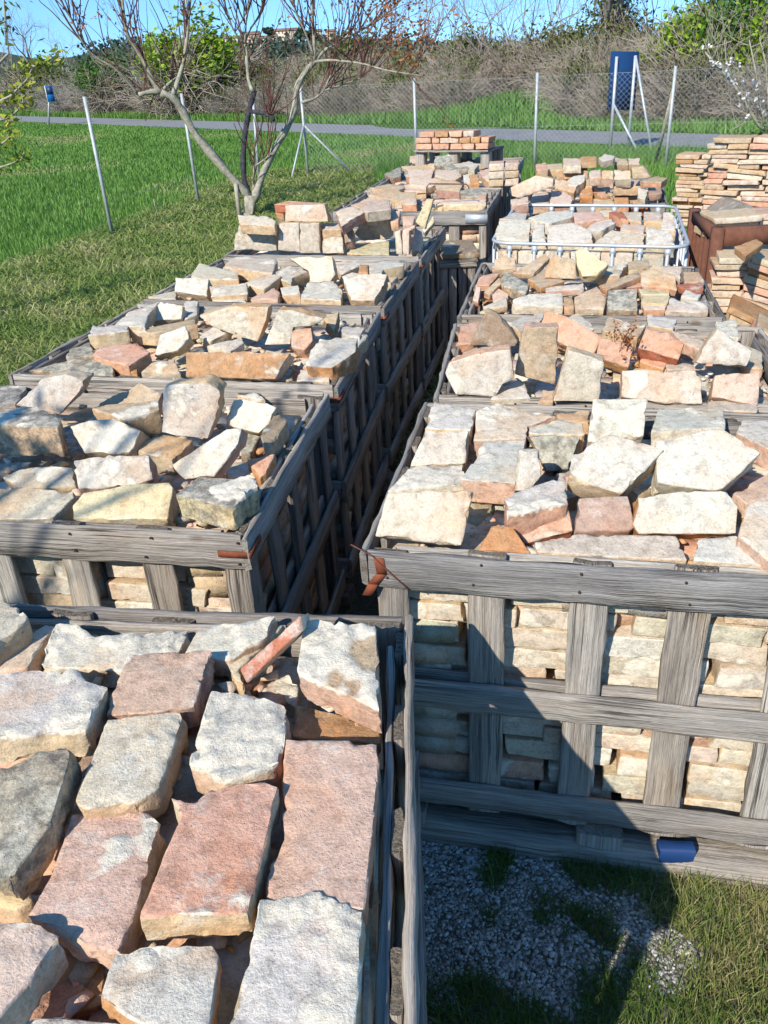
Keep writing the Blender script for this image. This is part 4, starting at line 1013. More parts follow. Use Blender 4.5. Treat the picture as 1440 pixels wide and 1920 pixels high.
# ------------------------------------------------------------------ ground, road, hills
def sheet(name, pts, z, mat, kind='structure', label=None):
    o = mesh_np(name, [(x, y, z) for x, y in pts], [np.array([list(range(len(pts)))])], mat); return tag(o, label, None, None, kind)
sheet('ground', [(-700, -60), (900, -60), (900, 1500), (-700, 1500)], 0, MAT['ground'])
sheet('gravel_yard', [(-.6, -1), (2.2, -1), (2.4, 1.4), (3.2, 5), (1.8, 6.2), (.2, 6.6), (-.6, 2.3)], .004, MAT['gravel'])
RN0, RF0 = np.array([.62, 26.3]), np.array([.73, 30.4]); rd = np.array([.6325, -.7746]); rn = np.array([.7746, .6325])
pts = [RN0 - rd * 120, RN0 - rd * 30, RN0 - rd * 10, RN0 + rd * 40, RN0 + rd * 40 + rn * 2.7, RN0 - rd * 10 + rn * 2.7, RN0 - rd * 30 + rn * 2.75, RN0 - rd * 120 + rn * 2.75]
sheet('road', pts, .012, MAT['asphalt'])
RFAR = RN0 + rn * 2.7
def along(px, off):                                      # ground point on the line `off` metres beyond the road, at this pixel column
    best = None
    for t in np.arange(-90, 34, .25):
        P = RFAR + rn * off + rd * t
        if P[1] < 3: continue
        x, y = proj((P[0], P[1], 0)); e = abs(x - px)
        if best is None or e < best[0]: best = (e, P)
    return best[1]
# ------------------------------------------------------------------ blades of grass
def blades(name, mat, XY, Z, H, Wd, lean, label, cat, mean_bv=None, flat=0.0):
    n = len(XY); ang = rng.uniform(0, 2 * PI, n); la = rng.uniform(0, 2 * PI, n); ln = np.abs(rng.normal(0, lean, n)) + flat
    side = np.stack([np.cos(ang), np.sin(ang), np.zeros(n)], 1) * Wd[:, None] / 2
    ld = np.stack([np.cos(la), np.sin(la), np.zeros(n)], 1)
    b = np.concatenate([XY, np.full((n, 1), 0.0) + np.asarray(Z).reshape(-1, 1)], 1)
    sl = np.sin(np.minimum(ln, 1.45)); cl = np.cos(np.minimum(ln, 1.45))
    mid = b + (ld * (sl * .35)[:, None] + np.array([0, 0, 1.0]) * (.5 * (cl * .5 + .5))[:, None]) * H[:, None]
    tip = b + (ld * sl[:, None] + np.array([0, 0, 1.0]) * cl[:, None]) * H[:, None]
    V = np.stack([b - side, b + side, mid + side * .8, mid - side * .8, tip], 1).reshape(-1, 3)
    i = np.arange(n)[:, None] * 5; Q = i + np.array([[0, 1, 2, 3]]); T = i + np.array([[3, 2, 4]])
    bv = rng.beta(2, 2.2, n) if mean_bv is None else np.clip(mean_bv + rng.normal(0, .17, n), 0, 1)
    o = mesh_np(name, V, [Q, T], mat, None, {'bv': np.repeat(bv, 5)}); return tag(o, label, cat, None, 'stuff')
def pnoise(XY, s): return np.array([noise.noise((x * s, y * s, 3.1)) for x, y in XY])
def inside_any_crate(XY, m=.0):
    ok = np.zeros(len(XY), bool)
    for cs in list(CRATE.values()) + [ex]:
        cs = np.array(cs); k = np.ones(len(XY), bool)
        for i in range(4):
            a, b = cs[i], cs[(i + 1) % 4]; e = b - a; s = e[0] * (XY[:, 1] - a[1]) - e[1] * (XY[:, 0] - a[0]); k &= s > -m * np.linalg.norm(e)
        ok |= k
    return ok
fx = lambda y: -3.47 + .262 * (y - 11.9)                  # line of the left fence posts
def view(XY, mg=60):
    c = (np.concatenate([XY, np.zeros((len(XY), 1))], 1) - np.array([0, 0, EYE])) @ R
    x = CX + F * c[:, 0] / c[:, 2]; y = CY + F * c[:, 1] / c[:, 2]; return (c[:, 2] > .2) & (x > -mg) & (x < 1440 + mg) & (y > -50) & (y < 1990)
# mown strip
Yv = 4 + 14.5 * rng.random(150000) ** 1.5; Xv = rng.uniform(-6, 1.0, 150000); XY = np.stack([Xv, Yv], 1)
kp = (Xv > fx(Yv) - .25 - .25 * rng.random(150000)) & view(XY) & ~inside_any_crate(XY); XY = XY[kp]; n = len(XY); ds = XY[:, 1]
nz = pnoise(XY, 1.6)
blades('mown_grass', MAT['hay'], XY, rng.uniform(.0, .05, n), rng.uniform(.08, .2, n) * (1 + .012 * ds), .004 + .0009 * ds, .35, 'dry yellowish mown grass strip between the crates and the field', 'mown grass', .47 + .42 * nz, 1.0)
# green crop field
r1 = rng.random(300000); Yf = 7 + 45 * r1 ** 1.5; Xf = rng.uniform(-26, 4, 300000); XY = np.stack([Xf, Yf], 1)
kp = (Xf < fx(Yf) + .05) & view(XY) & (((XY - RN0) @ rn) < -.25); XY = XY[kp]
Y2 = rng.uniform(13, 27, 60000); X2 = rng.uniform(-3, 9, 60000); e2 = np.stack([X2, Y2], 1); kp = view(e2) & (((e2 - RN0) @ rn) < -.25) & (X2 >= fx(Y2)) & ((Y2 > 17.0 - (X2 + 1) * .5)); XY = np.concatenate([XY, e2[kp]]); n = len(XY); ds = np.linalg.norm(XY, axis=1)
nz = pnoise(XY, .35) + .5 * pnoise(XY, 1.1); bare = np.maximum(0, pnoise(XY + 40, .22) - .22)
blades('field_grass', MAT['field'], XY, np.zeros(n), rng.uniform(.05, .12, n) * (1 - .6 * np.clip(bare * 3, 0, 1)), .0035 + .0008 * ds, .4, 'dense bright green field between the fence posts and the road', 'field grass', .45 + .3 * nz + bare * 2.0)
# rough grass round the far crates and the fence foot, and the verge beyond the road
X3 = rng.uniform(.2, 9, 40000); Y3 = rng.uniform(8.0, 21, 40000); XY = np.stack([X3, Y3], 1); kp = view(XY) & ~inside_any_crate(XY, .05) & (((XY - RN0) @ rn) < -.2) & (Y3 < 17.2 - (X3 + 1) * .5 + 3) ; XY = XY[kp]; n = len(XY)
blades('rough_grass', MAT['field'], XY, np.zeros(n), rng.uniform(.15, .42, n), rng.uniform(.012, .022, n), .4, 'tall rough grass along the far wire fence', 'grass', .5 + .4 * pnoise(XY, .8))
t = rng.uniform(-70, 32, 70000); of = rng.uniform(0.1, 7, 70000) ** 1; XY = RFAR + rn * of[:, None] + rd * t[:, None]; kp = view(XY); XY = XY[kp]; n = len(XY); bk = along(960, 4.0)
rb = np.linalg.norm((XY - bk) / 1.0, axis=1); zb = .55 * np.exp(-(rb / 3.0) ** 2)
blades('verge_grass', MAT['field'], XY, zb, rng.uniform(.15, .35, n), rng.uniform(.02, .05, n), .4, 'green grass verge and bank beyond the road', 'verge grass', .42 + .4 * pnoise(XY, .5))
mb = MB(); g = np.linspace(-8, 8, 33); GX, GY = np.meshgrid(g, g); Zg = .55 * np.exp(-(np.sqrt(GX ** 2 + GY ** 2) / 3.0) ** 2) - .03
V = np.stack([GX + bk[0], GY + bk[1], Zg], -1).reshape(-1, 3); Q = [(i * 33 + j, i * 33 + j + 1, (i + 1) * 33 + j + 1, (i + 1) * 33 + j) for i in range(32) for j in range(32)]
tag(mesh_np('grass_bank', V, [np.array(Q)], MAT['ground'], None, None, True), None, None, None, 'structure')
# yard in front of the nearest right crate: pebbles and clumps
XY = np.stack([rng.uniform(.02, .95, 24000), rng.uniform(.96, 1.70, 24000)], 1); nz = pnoise(XY, 5.0) + .4 * pnoise(XY, 13)
kp = (nz > -.16 + .3 * rng.random(24000) + np.clip((XY[:, 0] - .55 - .3 * (XY[:, 1] - 1.1)) * 4, 0, .8)) & ~inside_any_crate(XY, -.01) & view(XY); XY = XY[kp]; n = len(XY)
ico = np.array([(0, 0, 1), (.89, 0, .45), (.28, .85, .45), (-.72, .53, .45), (-.72, -.53, .45), (.28, -.85, .45), (.72, .53, -.45), (-.28, .85, -.45), (-.89, 0, -.45), (-.28, -.85, -.45), (.72, -.53, -.45), (0, 0, -1)])
icf = np.array([(0, 1, 2), (0, 2, 3), (0, 3, 4), (0, 4, 5), (0, 5, 1), (1, 6, 2), (2, 7, 3), (3, 8, 4), (4, 9, 5), (5, 10, 1), (6, 7, 2), (7, 8, 3), (8, 9, 4), (9, 10, 5), (10, 6, 1), (11, 7, 6), (11, 8, 7), (11, 9, 8), (11, 10, 9), (11, 6, 10)])
sz = .0024 + .0042 * rng.random(n) ** 2; a = rng.uniform(0, 6.28, n); sc = np.stack([sz * rng.uniform(.9, 1.6, n), sz * rng.uniform(.7, 1.1, n), sz * rng.uniform(.45, .8, n)], 1)
V = ico[None] * sc[:, None] * rng.uniform(.8, 1.2, (n, 12, 1)); ca, sa = np.cos(a)[:, None], np.sin(a)[:, None]
V = np.stack([V[..., 0] * ca - V[..., 1] * sa, V[..., 0] * sa + V[..., 1] * ca, V[..., 2]], -1) + np.concatenate([XY, (.004 + sz * .3)[:, None]], 1)[:, None]
tag(mesh_np('pebbles', V.reshape(-1, 3), [(icf[None] + np.arange(n)[:, None, None] * 12).reshape(-1, 3)], MAT['pebble'], None, {'bv': np.repeat(rng.random(n), 12)}, True), 'small white pebbles in front of the nearest right crate', 'pebbles', None, 'stuff')
XY = np.stack([rng.uniform(.02, 1.15, 36000), rng.uniform(.95, 1.70, 36000)], 1); nz = pnoise(XY, 5.0) + .4 * pnoise(XY, 13)
kp = (nz < -.10 + .22 * rng.random(36000) + np.clip((XY[:, 0] - .52 - .3 * (XY[:, 1] - 1.1)) * 3, 0, 1.2)) & ~inside_any_crate(XY, -.005) & view(XY) & (rng.random(36000) < .85); XY = XY[kp]; n = len(XY)
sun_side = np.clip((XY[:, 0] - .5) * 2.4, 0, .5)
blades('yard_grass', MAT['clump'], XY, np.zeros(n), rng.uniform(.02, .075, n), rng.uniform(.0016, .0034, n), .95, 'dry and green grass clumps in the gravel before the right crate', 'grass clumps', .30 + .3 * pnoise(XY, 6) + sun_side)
XY = np.stack([rng.uniform(.62, 1.05, 60), rng.uniform(.75, 1.35, 60)], 1)
blades('yard_grass', MAT['clump'], XY, np.zeros(60), rng.uniform(.10, .2, 60), rng.uniform(.004, .006, 60), 1.0, 'long green grass blades at lower right', 'grass blades', np.full(60, .33))

p0 = at(1228, 1617, .075); p1 = at(1306, 1622, .075); dv = (p1 - p0) / np.linalg.norm(p1 - p0)
o = board('blue_plastic_block', np.array([-.045, 0, 0]), np.array([.045, 0, 0]), np.array([0, 0, .026]), np.array([0, .02, 0]), None, mat=MAT['bluetub'], cham=.006); o.location = (p0 + p1) / 2 + np.array([.01, .035, .004]); o.rotation_euler = (0, 0, math.atan2(dv[1], dv[0])); tag(o, 'small blue plastic block wedged under the nearest right crate', 'plastic block')
def sprig(px, py, z, h, n, mat, name, label, cat):
    p = at(px, py, z); mb = MB(); tp = []
    for _ in range(n):
        e = np.array([rng.normal(0, .35), rng.normal(0, .35), 1]); grow(mb, (rng.normal(0, .012), rng.normal(0, .012), 0), e / np.linalg.norm(e), h * random.uniform(.6, 1.1), .0016, 1, 3, tp, .4, .3, 4, (2, 3), .5)
    r = mb.build(name, MAT['twig'] if mat == 'leaf_orange' else MAT[mat], None) if mat == 'leaf_orange' else None
    C = np.repeat(np.array([q for q, d in tp]), 5, 0); C = C + rng.normal(0, .006, C.shape)
    if r is not None: leaf_mesh('leaves', C, rng.uniform(.004, .009, len(C)), MAT[mat], r)
    r.location = p; tag(r, label, cat)
SPRIGS = [(1152, 690, RIM - .02, .11, 7), (1170, 692, RIM - .02, .09, 6)]
# ------------------------------------------------------------------ fence
def post(p, name, parent, h=1.62, r=.024, top=None, mat='post'):
    mb = MB(); q = np.asarray(p, float); b = np.asarray(top, float) if top is not None else q + [0, 0, h]
    mb.tube([q - np.array(parent.location), b - np.array(parent.location)], r, 8); return mb.build(name, MAT[mat], parent, True)
c0 = at(578, 332, 0); pR = at(1246, 330, 0); fd = (pR - c0)[:2]; FL = np.linalg.norm(fd); fd /= FL
fence = empty('wire_fence', tuple(c0), 'galvanised chain link fence on thin steel posts before the road', 'fence')
def on_fence(px):
    t = min(np.arange(0, 14, .02), key=lambda t: abs(proj((*(c0[:2] + fd * t), .9))[0] - px)); return V3(c0[:2] + fd * t, 0)
pp = [c0, on_fence(779), on_fence(1004), pR, V3(c0[:2] + fd * (FL + 2.9), 0)]
for p in pp: post(p, 'post', fence, 1.62 if p is not c0 else 1.6, .026)
top = c0 + [0, 0, .92]
for q in (at(545, 342, 0), at(664, 328, 0)): post(q, 'brace', fence, top=top, r=.019)
post(at(1226, 318, 0), 'brace', fence, top=pR + [0, 0, 1.28], r=.03, mat='stake')
mb = MB(); H = 1.56; Ltot = FL + 2.9; cell = .085
def wire(a, b, r): mb.tube(np.array([a, b]) , r, 3, False)
for s in (1, -1):
    t0 = -H
    while t0 < Ltot:
        a_, b_ = (t0, t0 + H) if s == 1 else (t0 + H, t0)
        z0, z1 = 0.02, H; x0, x1 = (a_, b_)
        def cl(x0, z0, x1, z1):
            pts = []
            for (x, z, X, Z) in ((x0, z0, x1, z1), (x1, z1, x0, z0)):
                if x < 0 or x > Ltot:
                    k = ((0 if x < 0 else Ltot) - x) / (X - x); z = z + (Z - z) * k; x = 0 if x < 0 else Ltot
                pts.append((x, z))
            return pts
        if max(x0, x1) > 0 and min(x0, x1) < Ltot:
            q = cl(x0, z0, x1, z1); wire(V3(fd * q[0][0], q[0][1]), V3(fd * q[1][0], q[1][1]), .0021)
        t0 += cell
for z in (.05, .8, H): wire(V3(fd * 0, z), V3(fd * Ltot, z), .0024)
mb.build('chain_link', MAT['wire'], fence)
lf = empty('post_row', tuple(at(212, 445, 0)), 'row of thin steel posts with no mesh along the left field', 'fence')
for (x, y, tx, ty) in ((212, 446, 158, 181), (373, 384, 340, 175), (486, 346, 474, 178)):
    b = at(x, y, 0); post(b, 'post', lf, top=atY(tx, ty, b[1] + .02), r=.025)
mb = MB(); pl = np.array(lf.location); q = [at(212, 446, 0), at(373, 384, 0), at(486, 346, 0), c0]
for a_, b_ in zip(q[:-1], q[1:]):
    for z in (.45,): mb.tube([a_ + [0, 0, z] - pl, b_ + [0, 0, z] - pl], .0018, 3, False)
mb.build('line_wire', MAT['wire'], lf)
# small marker and stake
p = at(292, 396, 0); mb = MB(); mb.tube([(0, 0, 0), (.0, 0, .18)], .008, 5); o = mb.build('marker_stick', MAT['leaf_orange'] if False else MAT['stake'], None); o.location = p; tag(o, 'short pale marker stick standing in the field edge', 'marker')
# ------------------------------------------------------------------ signs
b = at(1160, 300, 0); Ys = 19.0
P = lambda x, y: atY(x, y, Ys)
sg = empty('blue_sign_board', tuple(V3(P(1168, 300)[:2], 0)), 'large dark blue sign board seen from behind, on braced steel posts', 'sign'); so_ = np.array(sg.location)
tl, tr, bl_, br_ = P(1147, 96), P(1199, 97), P(1138, 206), P(1188, 207); mb = MB(); c = (tl + tr + bl_ + br_) / 4
mb.box(c - so_, (tr - tl) / 2, np.array([.0, .02, 0]), np.array([0, 0, (tl[2] - bl_[2]) / 2])); mb.build('panel', MAT['blueboard'], sg)
hw_ = np.linalg.norm(tr - tl) / 2
for sx in (-.62, .72):
    q = c + np.array([hw_ * sx, -.05, 0]); mb = MB(); mb.tube([V3(q[:2], 0) - so_, V3(q[:2], tl[2] - .1) - so_], .032, 8); mb.build('post', MAT['galv'], sg, True)
    top_ = V3(q[:2], .9 if sx < 0 else 1.75); mb = MB(); mb.tube([top_ - so_, top_ + np.array([.42 if sx < 0 else .32, -.6, -top_[2]]) - so_], .026, 8); mb.build('brace', MAT['galv'], sg, True)
b = at(91, 236, 0); ss = empty('road_sign', tuple(b), 'small blue road sign on a thin pole beside the road', 'road sign'); Ys = b[1]; P2 = lambda x, y: atY(x, y, Ys) - b
mb = MB(); mb.tube([(0, 0, 0), P2(92, 163) + [0, .03, 0]], .045, 7); mb.build('pole', MAT['post'], ss, True)
tl, br_ = P2(84, 161), P2(104, 190); cx_, cz_ = (tl + br_) / 2, 0; hx, hz = (br_[0] - tl[0]) / 2, (tl[2] - br_[2]) / 2
mb = MB(); mb.box(cx_ + [0, -.03, 0], [hx, 0, 0], [0, .02, 0], [0, 0, hz]); mb.build('plate', MAT['bluesign'], ss)
mb = MB(); mb.box(cx_ + [0, -.056, hz * .42], [hx * .86, 0, 0], [0, .005, 0], [0, 0, hz * .5]); mb.build('dark_panel', MAT['signdark'], ss)
mb = MB(); mb.box(cx_ + [-hx * .98, -.056, 0], [hx * .08, 0, 0], [0, .004, 0], [0, 0, hz]); mb.build('white_edge', MAT['white'], ss)

# ------------------------------------------------------------------ trees
def leaf_mesh(name, C, S, mat, parent=None, updir=.3, bv=None, elong=2.2):
    n = len(C); a = rng.normal(size=(n, 3)); a[:, 2] = a[:, 2] * .6 + updir; a /= np.linalg.norm(a, axis=1)[:, None]
    b = rng.normal(size=(n, 3)); b -= a * (a * b).sum(1)[:, None]; b /= np.linalg.norm(b, axis=1)[:, None]; S = np.asarray(S)[:, None]
    V = np.stack([C - a * S * elong / 2, C + b * S / 2, C + a * S * elong / 2, C - b * S / 2], 1).reshape(-1, 3)
    Q = np.arange(n)[:, None] * 4 + np.array([[0, 1, 2, 3]])
    bv = rng.beta(2, 2, n) if bv is None else np.clip(bv, 0, 1)
    return mesh_np(name, V, [Q], mat, parent, {'bv': np.repeat(bv, 4)})
def grow(mb, p, d, L, r, depth, k=3, tips=None, spread=.6, up=.15, seg=4, kids=(2, 4), shrink=.68, thin=.6):
    pts = [np.array(p)]; dd = np.array(d, float)
    for i in range(seg):
        dd = dd + rng.normal(0, .14, 3) + np.array([0, 0, up * .3]); dd /= np.linalg.norm(dd); pts.append(pts[-1] + dd * L / seg)
    rr = np.linspace(r, r * thin, seg + 1); mb.tube(pts, rr, k if depth > 1 else 3, False)
    if tips is not None: tips.append((pts[-1], dd))
    if depth <= 0: return
    for i in range(random.randint(*kids)):
        f = random.uniform(.35, 1) if i else 1.0; j = min(seg - 1, int(f * seg)); q = pts[j] + (pts[j + 1] - pts[j]) * (f * seg - j if f < 1 else 1)
        e = dd + rng.normal(0, spread, 3) + np.array([0, 0, up]); e /= np.linalg.norm(e)
        grow(mb, q, e, L * shrink * random.uniform(.75, 1.15), r * thin * (.95 if i == 0 else .7), depth - 1, k, tips, spread, up, seg, kids, shrink, thin)
for i_, (px_, py_, z_, h_, n_) in enumerate(SPRIGS): sprig(px_, py_, z_, h_, n_, 'leaf_orange', 'dry_sprig', ['taller', 'shorter'][i_] + ' dry brown sprig growing between the bricks of the second right crate', 'dry weed')
# the pruned fruit tree between the crates and the field
YT = 12.6
ft = empty('fruit_tree', tuple(V3(atY(470, 425, YT)[:2], 0)), 'pruned bare fruit tree with forked limbs and reddish twigs behind the upright bricks', 'tree'); fo = np.array(ft.location)
def limb(pts, r0, r1, name='limb', mat='bark', yoff=0.0, sub=3):
    P = np.array([atY(x, y, YT + yoff * i / max(1, len(pts) - 1)) for i, (x, y) in enumerate(pts)]) - fo
    n = len(P); t = np.linspace(0, n - 1, (n - 1) * sub + 1); Q = np.stack([np.interp(t, np.arange(n), P[:, k]) for k in range(3)], 1)
    if len(Q) > 4:
        Q2 = Q.copy(); Q2[1:-1] = (Q[:-2] + 2 * Q[1:-1] + Q[2:]) / 4; Q = Q2
    mb = MB(); mb.tube(Q, .86 * np.linspace(r0, r1, len(Q)) * (1 + .10 * np.sin(np.arange(len(Q)) * 1.7) + rng.normal(0, .05, len(Q))), 9); mb.V[-1] += rng.normal(0, r1 * .07, mb.V[-1].shape); mb.build(name, MAT[mat], ft, True); return Q, (r0, r1)
base = V3(np.array([0, 0]), -.02)
mb = MB(); tpts = np.array([(0, 0, -.02), (.0, 0, .12), *(np.array([atY(470, 400, YT), atY(468, 366, YT)]) - fo)]); mb.tube(tpts, [.115, .10, .088, .092], 10); mb.build('trunk', MAT['bark'], ft, True)
LB = []
LB.append(limb([(469, 372), (432, 331), (368, 256), (341, 205), (325, 183), (302, 174)], .070, .05, yoff=-.3))
LB.append(limb([(302, 174), (289, 158), (270, 115), (254, 92), (240, 70), (232, 30), (224, -50)], .045, .016, yoff=-.2))
LB.append(limb([(302, 172), (278, 172), (260, 178)], .04, .034, yoff=-.1, sub=2))
LB.append(limb([(260, 178), (237, 150), (215, 127), (176, 106), (155, 80), (138, 45), (122, 12)], .02, .008, yoff=-.5))
LB.append(limb([(323, 182), (334, 150), (345, 115), (352, 60), (356, 0), (360, -50)], .04, .014, yoff=.2))
LB.append(limb([(306, 168), (325, 148), (345, 138)], .022, .014, yoff=.2, sub=2))
LB.append(limb([(467, 368), (456, 335), (456, 275), (464, 220), (477, 170)], .05, .042, mat='barkdark', yoff=.2))
LB.append(limb([(474, 172), (465, 150), (462, 95), (458, 80)], .03, .024, yoff=.2))
LB.append(limb([(458, 82), (440, 62), (425, 25), (412, -40)], .016, .008, yoff=-.3)); LB.append(limb([(458, 80), (470, 52), (495, 20), (502, -40)], .018, .008, yoff=.3)); LB.append(limb([(459, 82), (462, 30), (476, -40)], .016, .008))
LB.append(limb([(470, 209), (495, 211), (514, 224)], .032, .028, mat='barkdark', yoff=-.2, sub=2))
LB.append(limb([(476, 378), (490, 330), (515, 278), (537, 242), (553, 205), (555, 166), (572, 135), (590, 116)], .062, .042, yoff=.3))
LB.append(limb([(590, 116), (612, 90), (652, 70), (720, 32), (780, -30)], .03, .01, yoff=.6)); LB.append(limb([(590, 114), (588, 60), (580, -50)], .03, .014)); LB.append(limb([(590, 116), (620, 112), (682, 119), (722, 132), (790, 142)], .022, .007, yoff=-.5))
LB.append(limb([(566, 192), (590, 186), (606, 170), (640, 160), (692, 140)], .024, .007, yoff=.4)); LB.append(limb([(590, 108), (570, 55), (550, 15), (546, -40)], .018, .008, yoff=-.3)); LB.append(limb([(606, 172), (620, 140), (634, 115)], .012, .007, sub=2))
LB.append(limb([(471, 385), (476, 350), (477, 310), (474, 285)], .02, .012, sub=2)); LB.append(limb([(477, 312), (495, 300), (512, 285)], .012, .008, sub=2))
twig_tips = []
for li, (Q, (r0, r1)) in enumerate(LB):
    if li in (0, 6, 12): cnt = 2 if li != 12 else 3
    elif li == 11: cnt = 12
    else: cnt = max(8, int(np.linalg.norm(Q[-1] - Q[0]) * 15))
    for _ in range(cnt):
        f = random.uniform(.3 if li not in (11,) else .7, 1) if li not in (0, 6) else random.uniform(.8, 1); j = min(len(Q) - 2, int(f * (len(Q) - 1)))
        d = (Q[j + 1] - Q[j]); d /= np.linalg.norm(d); e = d * .45 + np.array([0, 0, .75]) + rng.normal(0, .36, 3); e /= np.linalg.norm(e)
        mb = MB(); tp = []; grow(mb, Q[j], e, random.uniform(.4, .95), .0095, random.choice([0, 1, 1, 2]), 4, tp, .35, .25, 5, (1, 2), .7, .5); mb.build('twig', MAT['twig'], ft); twig_tips += tp
tp = [p for p, d in twig_tips if proj(p + fo)[0] > 690 or (proj(p + fo)[1] < 60 and random.random() < .1)]
if tp:
    C = np.repeat(np.array(tp), 14, 0) + rng.normal(0, .07, (len(tp) * 14, 3)); leaf_mesh('young_leaves', C, rng.uniform(.015, .035, len(C)), MAT['leaf_orange'], ft)
Cx = np.array([atY(random.gauss(768, 24), random.gauss(90, 36), YT - .4 + random.gauss(0, .12)) for _ in range(230)]) - fo; leaf_mesh('young_leaves', Cx, rng.uniform(.015, .035, len(Cx)), MAT['leaf_orange'], ft)
o = empty('tree_stake', tuple(V3(atY(452, 425, YT - .1)[:2], 0)), 'short wooden stake beside the fruit tree trunk', 'stake')
sto = mesh_np  # stake itself
mb = MB(); mb.tube([(0, 0, 0), (0, 0, .4), (0.0, 0, .52)], [.033, .031, .03], 8); mb.build('stake', MAT['stake'], o, True)

def crown(name, C0, rx, rz, n, s, mat, parent, lumps=14, elong=2.0):
    cs = rng.normal(size=(lumps, 3)); cs /= np.linalg.norm(cs, axis=1)[:, None]; cs *= rng.uniform(.3, .85, (lumps, 1)); w_ = rng.uniform(.25, .5, lumps)
    k = rng.integers(0, lumps, n); P = cs[k] + rng.normal(0, 1, (n, 3)) * (w_[k] * .55)[:, None]
    tone = .5 + .25 * (rng.random(lumps)[k] - .5) * 2 + rng.normal(0, .16, n)
    P = P * np.array([rx, rx, rz]) + np.array(C0); P = P[P[:, 2] > .05]; return leaf_mesh(name, P, rng.uniform(.7, 1.4, len(P)) * s, mat, parent, .2, tone[:len(P)], elong)
# evergreen outside the frame on the left whose shade dapples the left crates
se = empty('shade_tree', (-3.45, -.3, 0), 'leafy evergreen tree left of the crates, dappling them with shade', 'tree')
mb = MB(); tps = []; grow(mb, (0, 0, 0), (0, .05, 1), 2.2, .09, 3, 6, tps, .5, .2, 5, (3, 4), .6); mb.build('trunk', MAT['bark'], se, True)
crown('crown', (.0, .1, 2.9), .8, .65, 800, .075, MAT['leaf_green'], se, 22, 2.2)
# young yellow-green tree poking in at the left edge
ly = empty('laurel_sapling', tuple(V3(atY(-330, 300, 7.2)[:2], 0)), 'yellow-green leafy sapling reaching in at the left edge', 'sapling'); lo_ = np.array(ly.location)
def spray(pts, n, sp, bvm, Y=7.2, s=(.016, .03)):
    P = np.array([atY(x, y, Y) for x, y in pts]) - lo_; mb = MB(); mb.tube(P, np.linspace(.012, .004, len(P)), 5); mb.build('branch', MAT['bark'], ly, True)
    t = rng.uniform(.15, 1, n) * (len(P) - 1); Q = np.stack([np.interp(t, np.arange(len(P)), P[:, k]) for k in range(3)], 1) + rng.normal(0, sp, (n, 3))
    leaf_mesh('leaves', Q, rng.uniform(*s, n), MAT['leaf_yellow'], ly, .45, bvm + rng.normal(0, .2, n), 2.6)
mb = MB(); P = np.array([(0, 0, 0), *(np.array([atY(-160, 300, 7.2), atY(-60, 180, 7.2), atY(16, 100, 7.2), atY(10, 30, 7.2), atY(4, -40, 7.2)]) - lo_)]); mb.tube(P, [.05, .04, .025, .008, .006, .005], 7); mb.build('trunk', MAT['bark'], ly, True)
spray([(12, 85), (10, 40), (4, -30)], 60, .045, .1); spray([(-20, 200), (20, 180), (50, 150), (62, 125)], 120, .05, .55); spray([(-20, 230), (20, 220), (44, 195), (40, 170)], 110, .05, .65)
spray([(-30, 290), (10, 265), (30, 245)], 70, .045, .6); spray([(-30, 320), (8, 312), (40, 300), (45, 285)], 80, .045, .4); spray([(60, 125), (85, 118), (112, 98)], 70, .035, .5)
# blossoming tree at the right edge
YB = 9.2
bt = empty('blossom_tree', tuple(V3(atY(1490, 300, YB)[:2], 0)), 'small tree with white blossoms on arching bare branches at the right edge', 'tree'); bo2 = np.array(bt.location)
bp = lambda pts, y=YB: np.array([atY(a, b, y) for a, b in pts]) - bo2
mb = MB(); mb.tube(np.concatenate([[[0, 0, 0]], bp([(1470, 290), (1440, 262)])]), [.06, .05, .04], 7); mb.build('trunk', MAT['bark'], bt, True)
tip = []
for pts, r in (([(1445, 268), (1410, 215), (1390, 180), (1370, 150), (1345, 125), (1322, 98)], .02), ([(1440, 262), (1425, 190), (1418, 140), (1405, 75)], .014), ([(1445, 268), (1440, 180), (1436, 120), (1424, 70)], .012), ([(1390, 180), (1362, 120), (1358, 75)], .008), ([(1370, 150), (1340, 130), (1332, 105), (1318, 72)], .007), ([(1410, 215), (1395, 230), (1370, 245)], .008)):
    Q = bp(pts); mb = MB(); mb.tube(Q, np.linspace(r, r * .35, len(Q)), 6); mb.build('branch', MAT['bark'], bt, True)
    for _ in range(5):
        j = random.randrange(len(Q) - 1); mb = MB(); grow(mb, Q[j] * .5 + Q[j + 1] * .5, rng.normal(0, .4, 3) + [0, 0, .9], .3, .004, 1, 3, tip, .4, .2); mb.build('twig', MAT['bark'], bt)
fl = [(1333, 112), (1338, 118), (1342, 118), (1348, 124), (1352, 126), (1330, 88), (1318, 87), (1371, 110), (1364, 120), (1372, 115), (1386, 122), (1362, 132), (1366, 138), (1364, 143), (1375, 150), (1380, 155), (1388, 175), (1396, 184), (1388, 197), (1420, 161), (1418, 169), (1402, 176), (1412, 152), (1400, 218), (1418, 185), (1423, 199), (1405, 187), (1432, 190), (1436, 215), (1430, 210), (1425, 155), (1395, 150)]
Cf = np.concatenate([bp([(x + random.gauss(0, 2), y + random.gauss(0, 2))], YB + random.gauss(0, .06)) for x, y in fl for _ in range(9)]); leaf_mesh('blossoms', Cf, rng.uniform(.018, .03, len(Cf)), MAT['petal'], bt, .2, None, 1.2)
Cl = np.concatenate([bp([(random.gauss(1432, 16), random.gauss(262, 16))], YB + random.gauss(0, .15)) for _ in range(260)]); leaf_mesh('leaves', Cl, rng.uniform(.018, .034, len(Cl)), MAT['leaf_green'], bt)

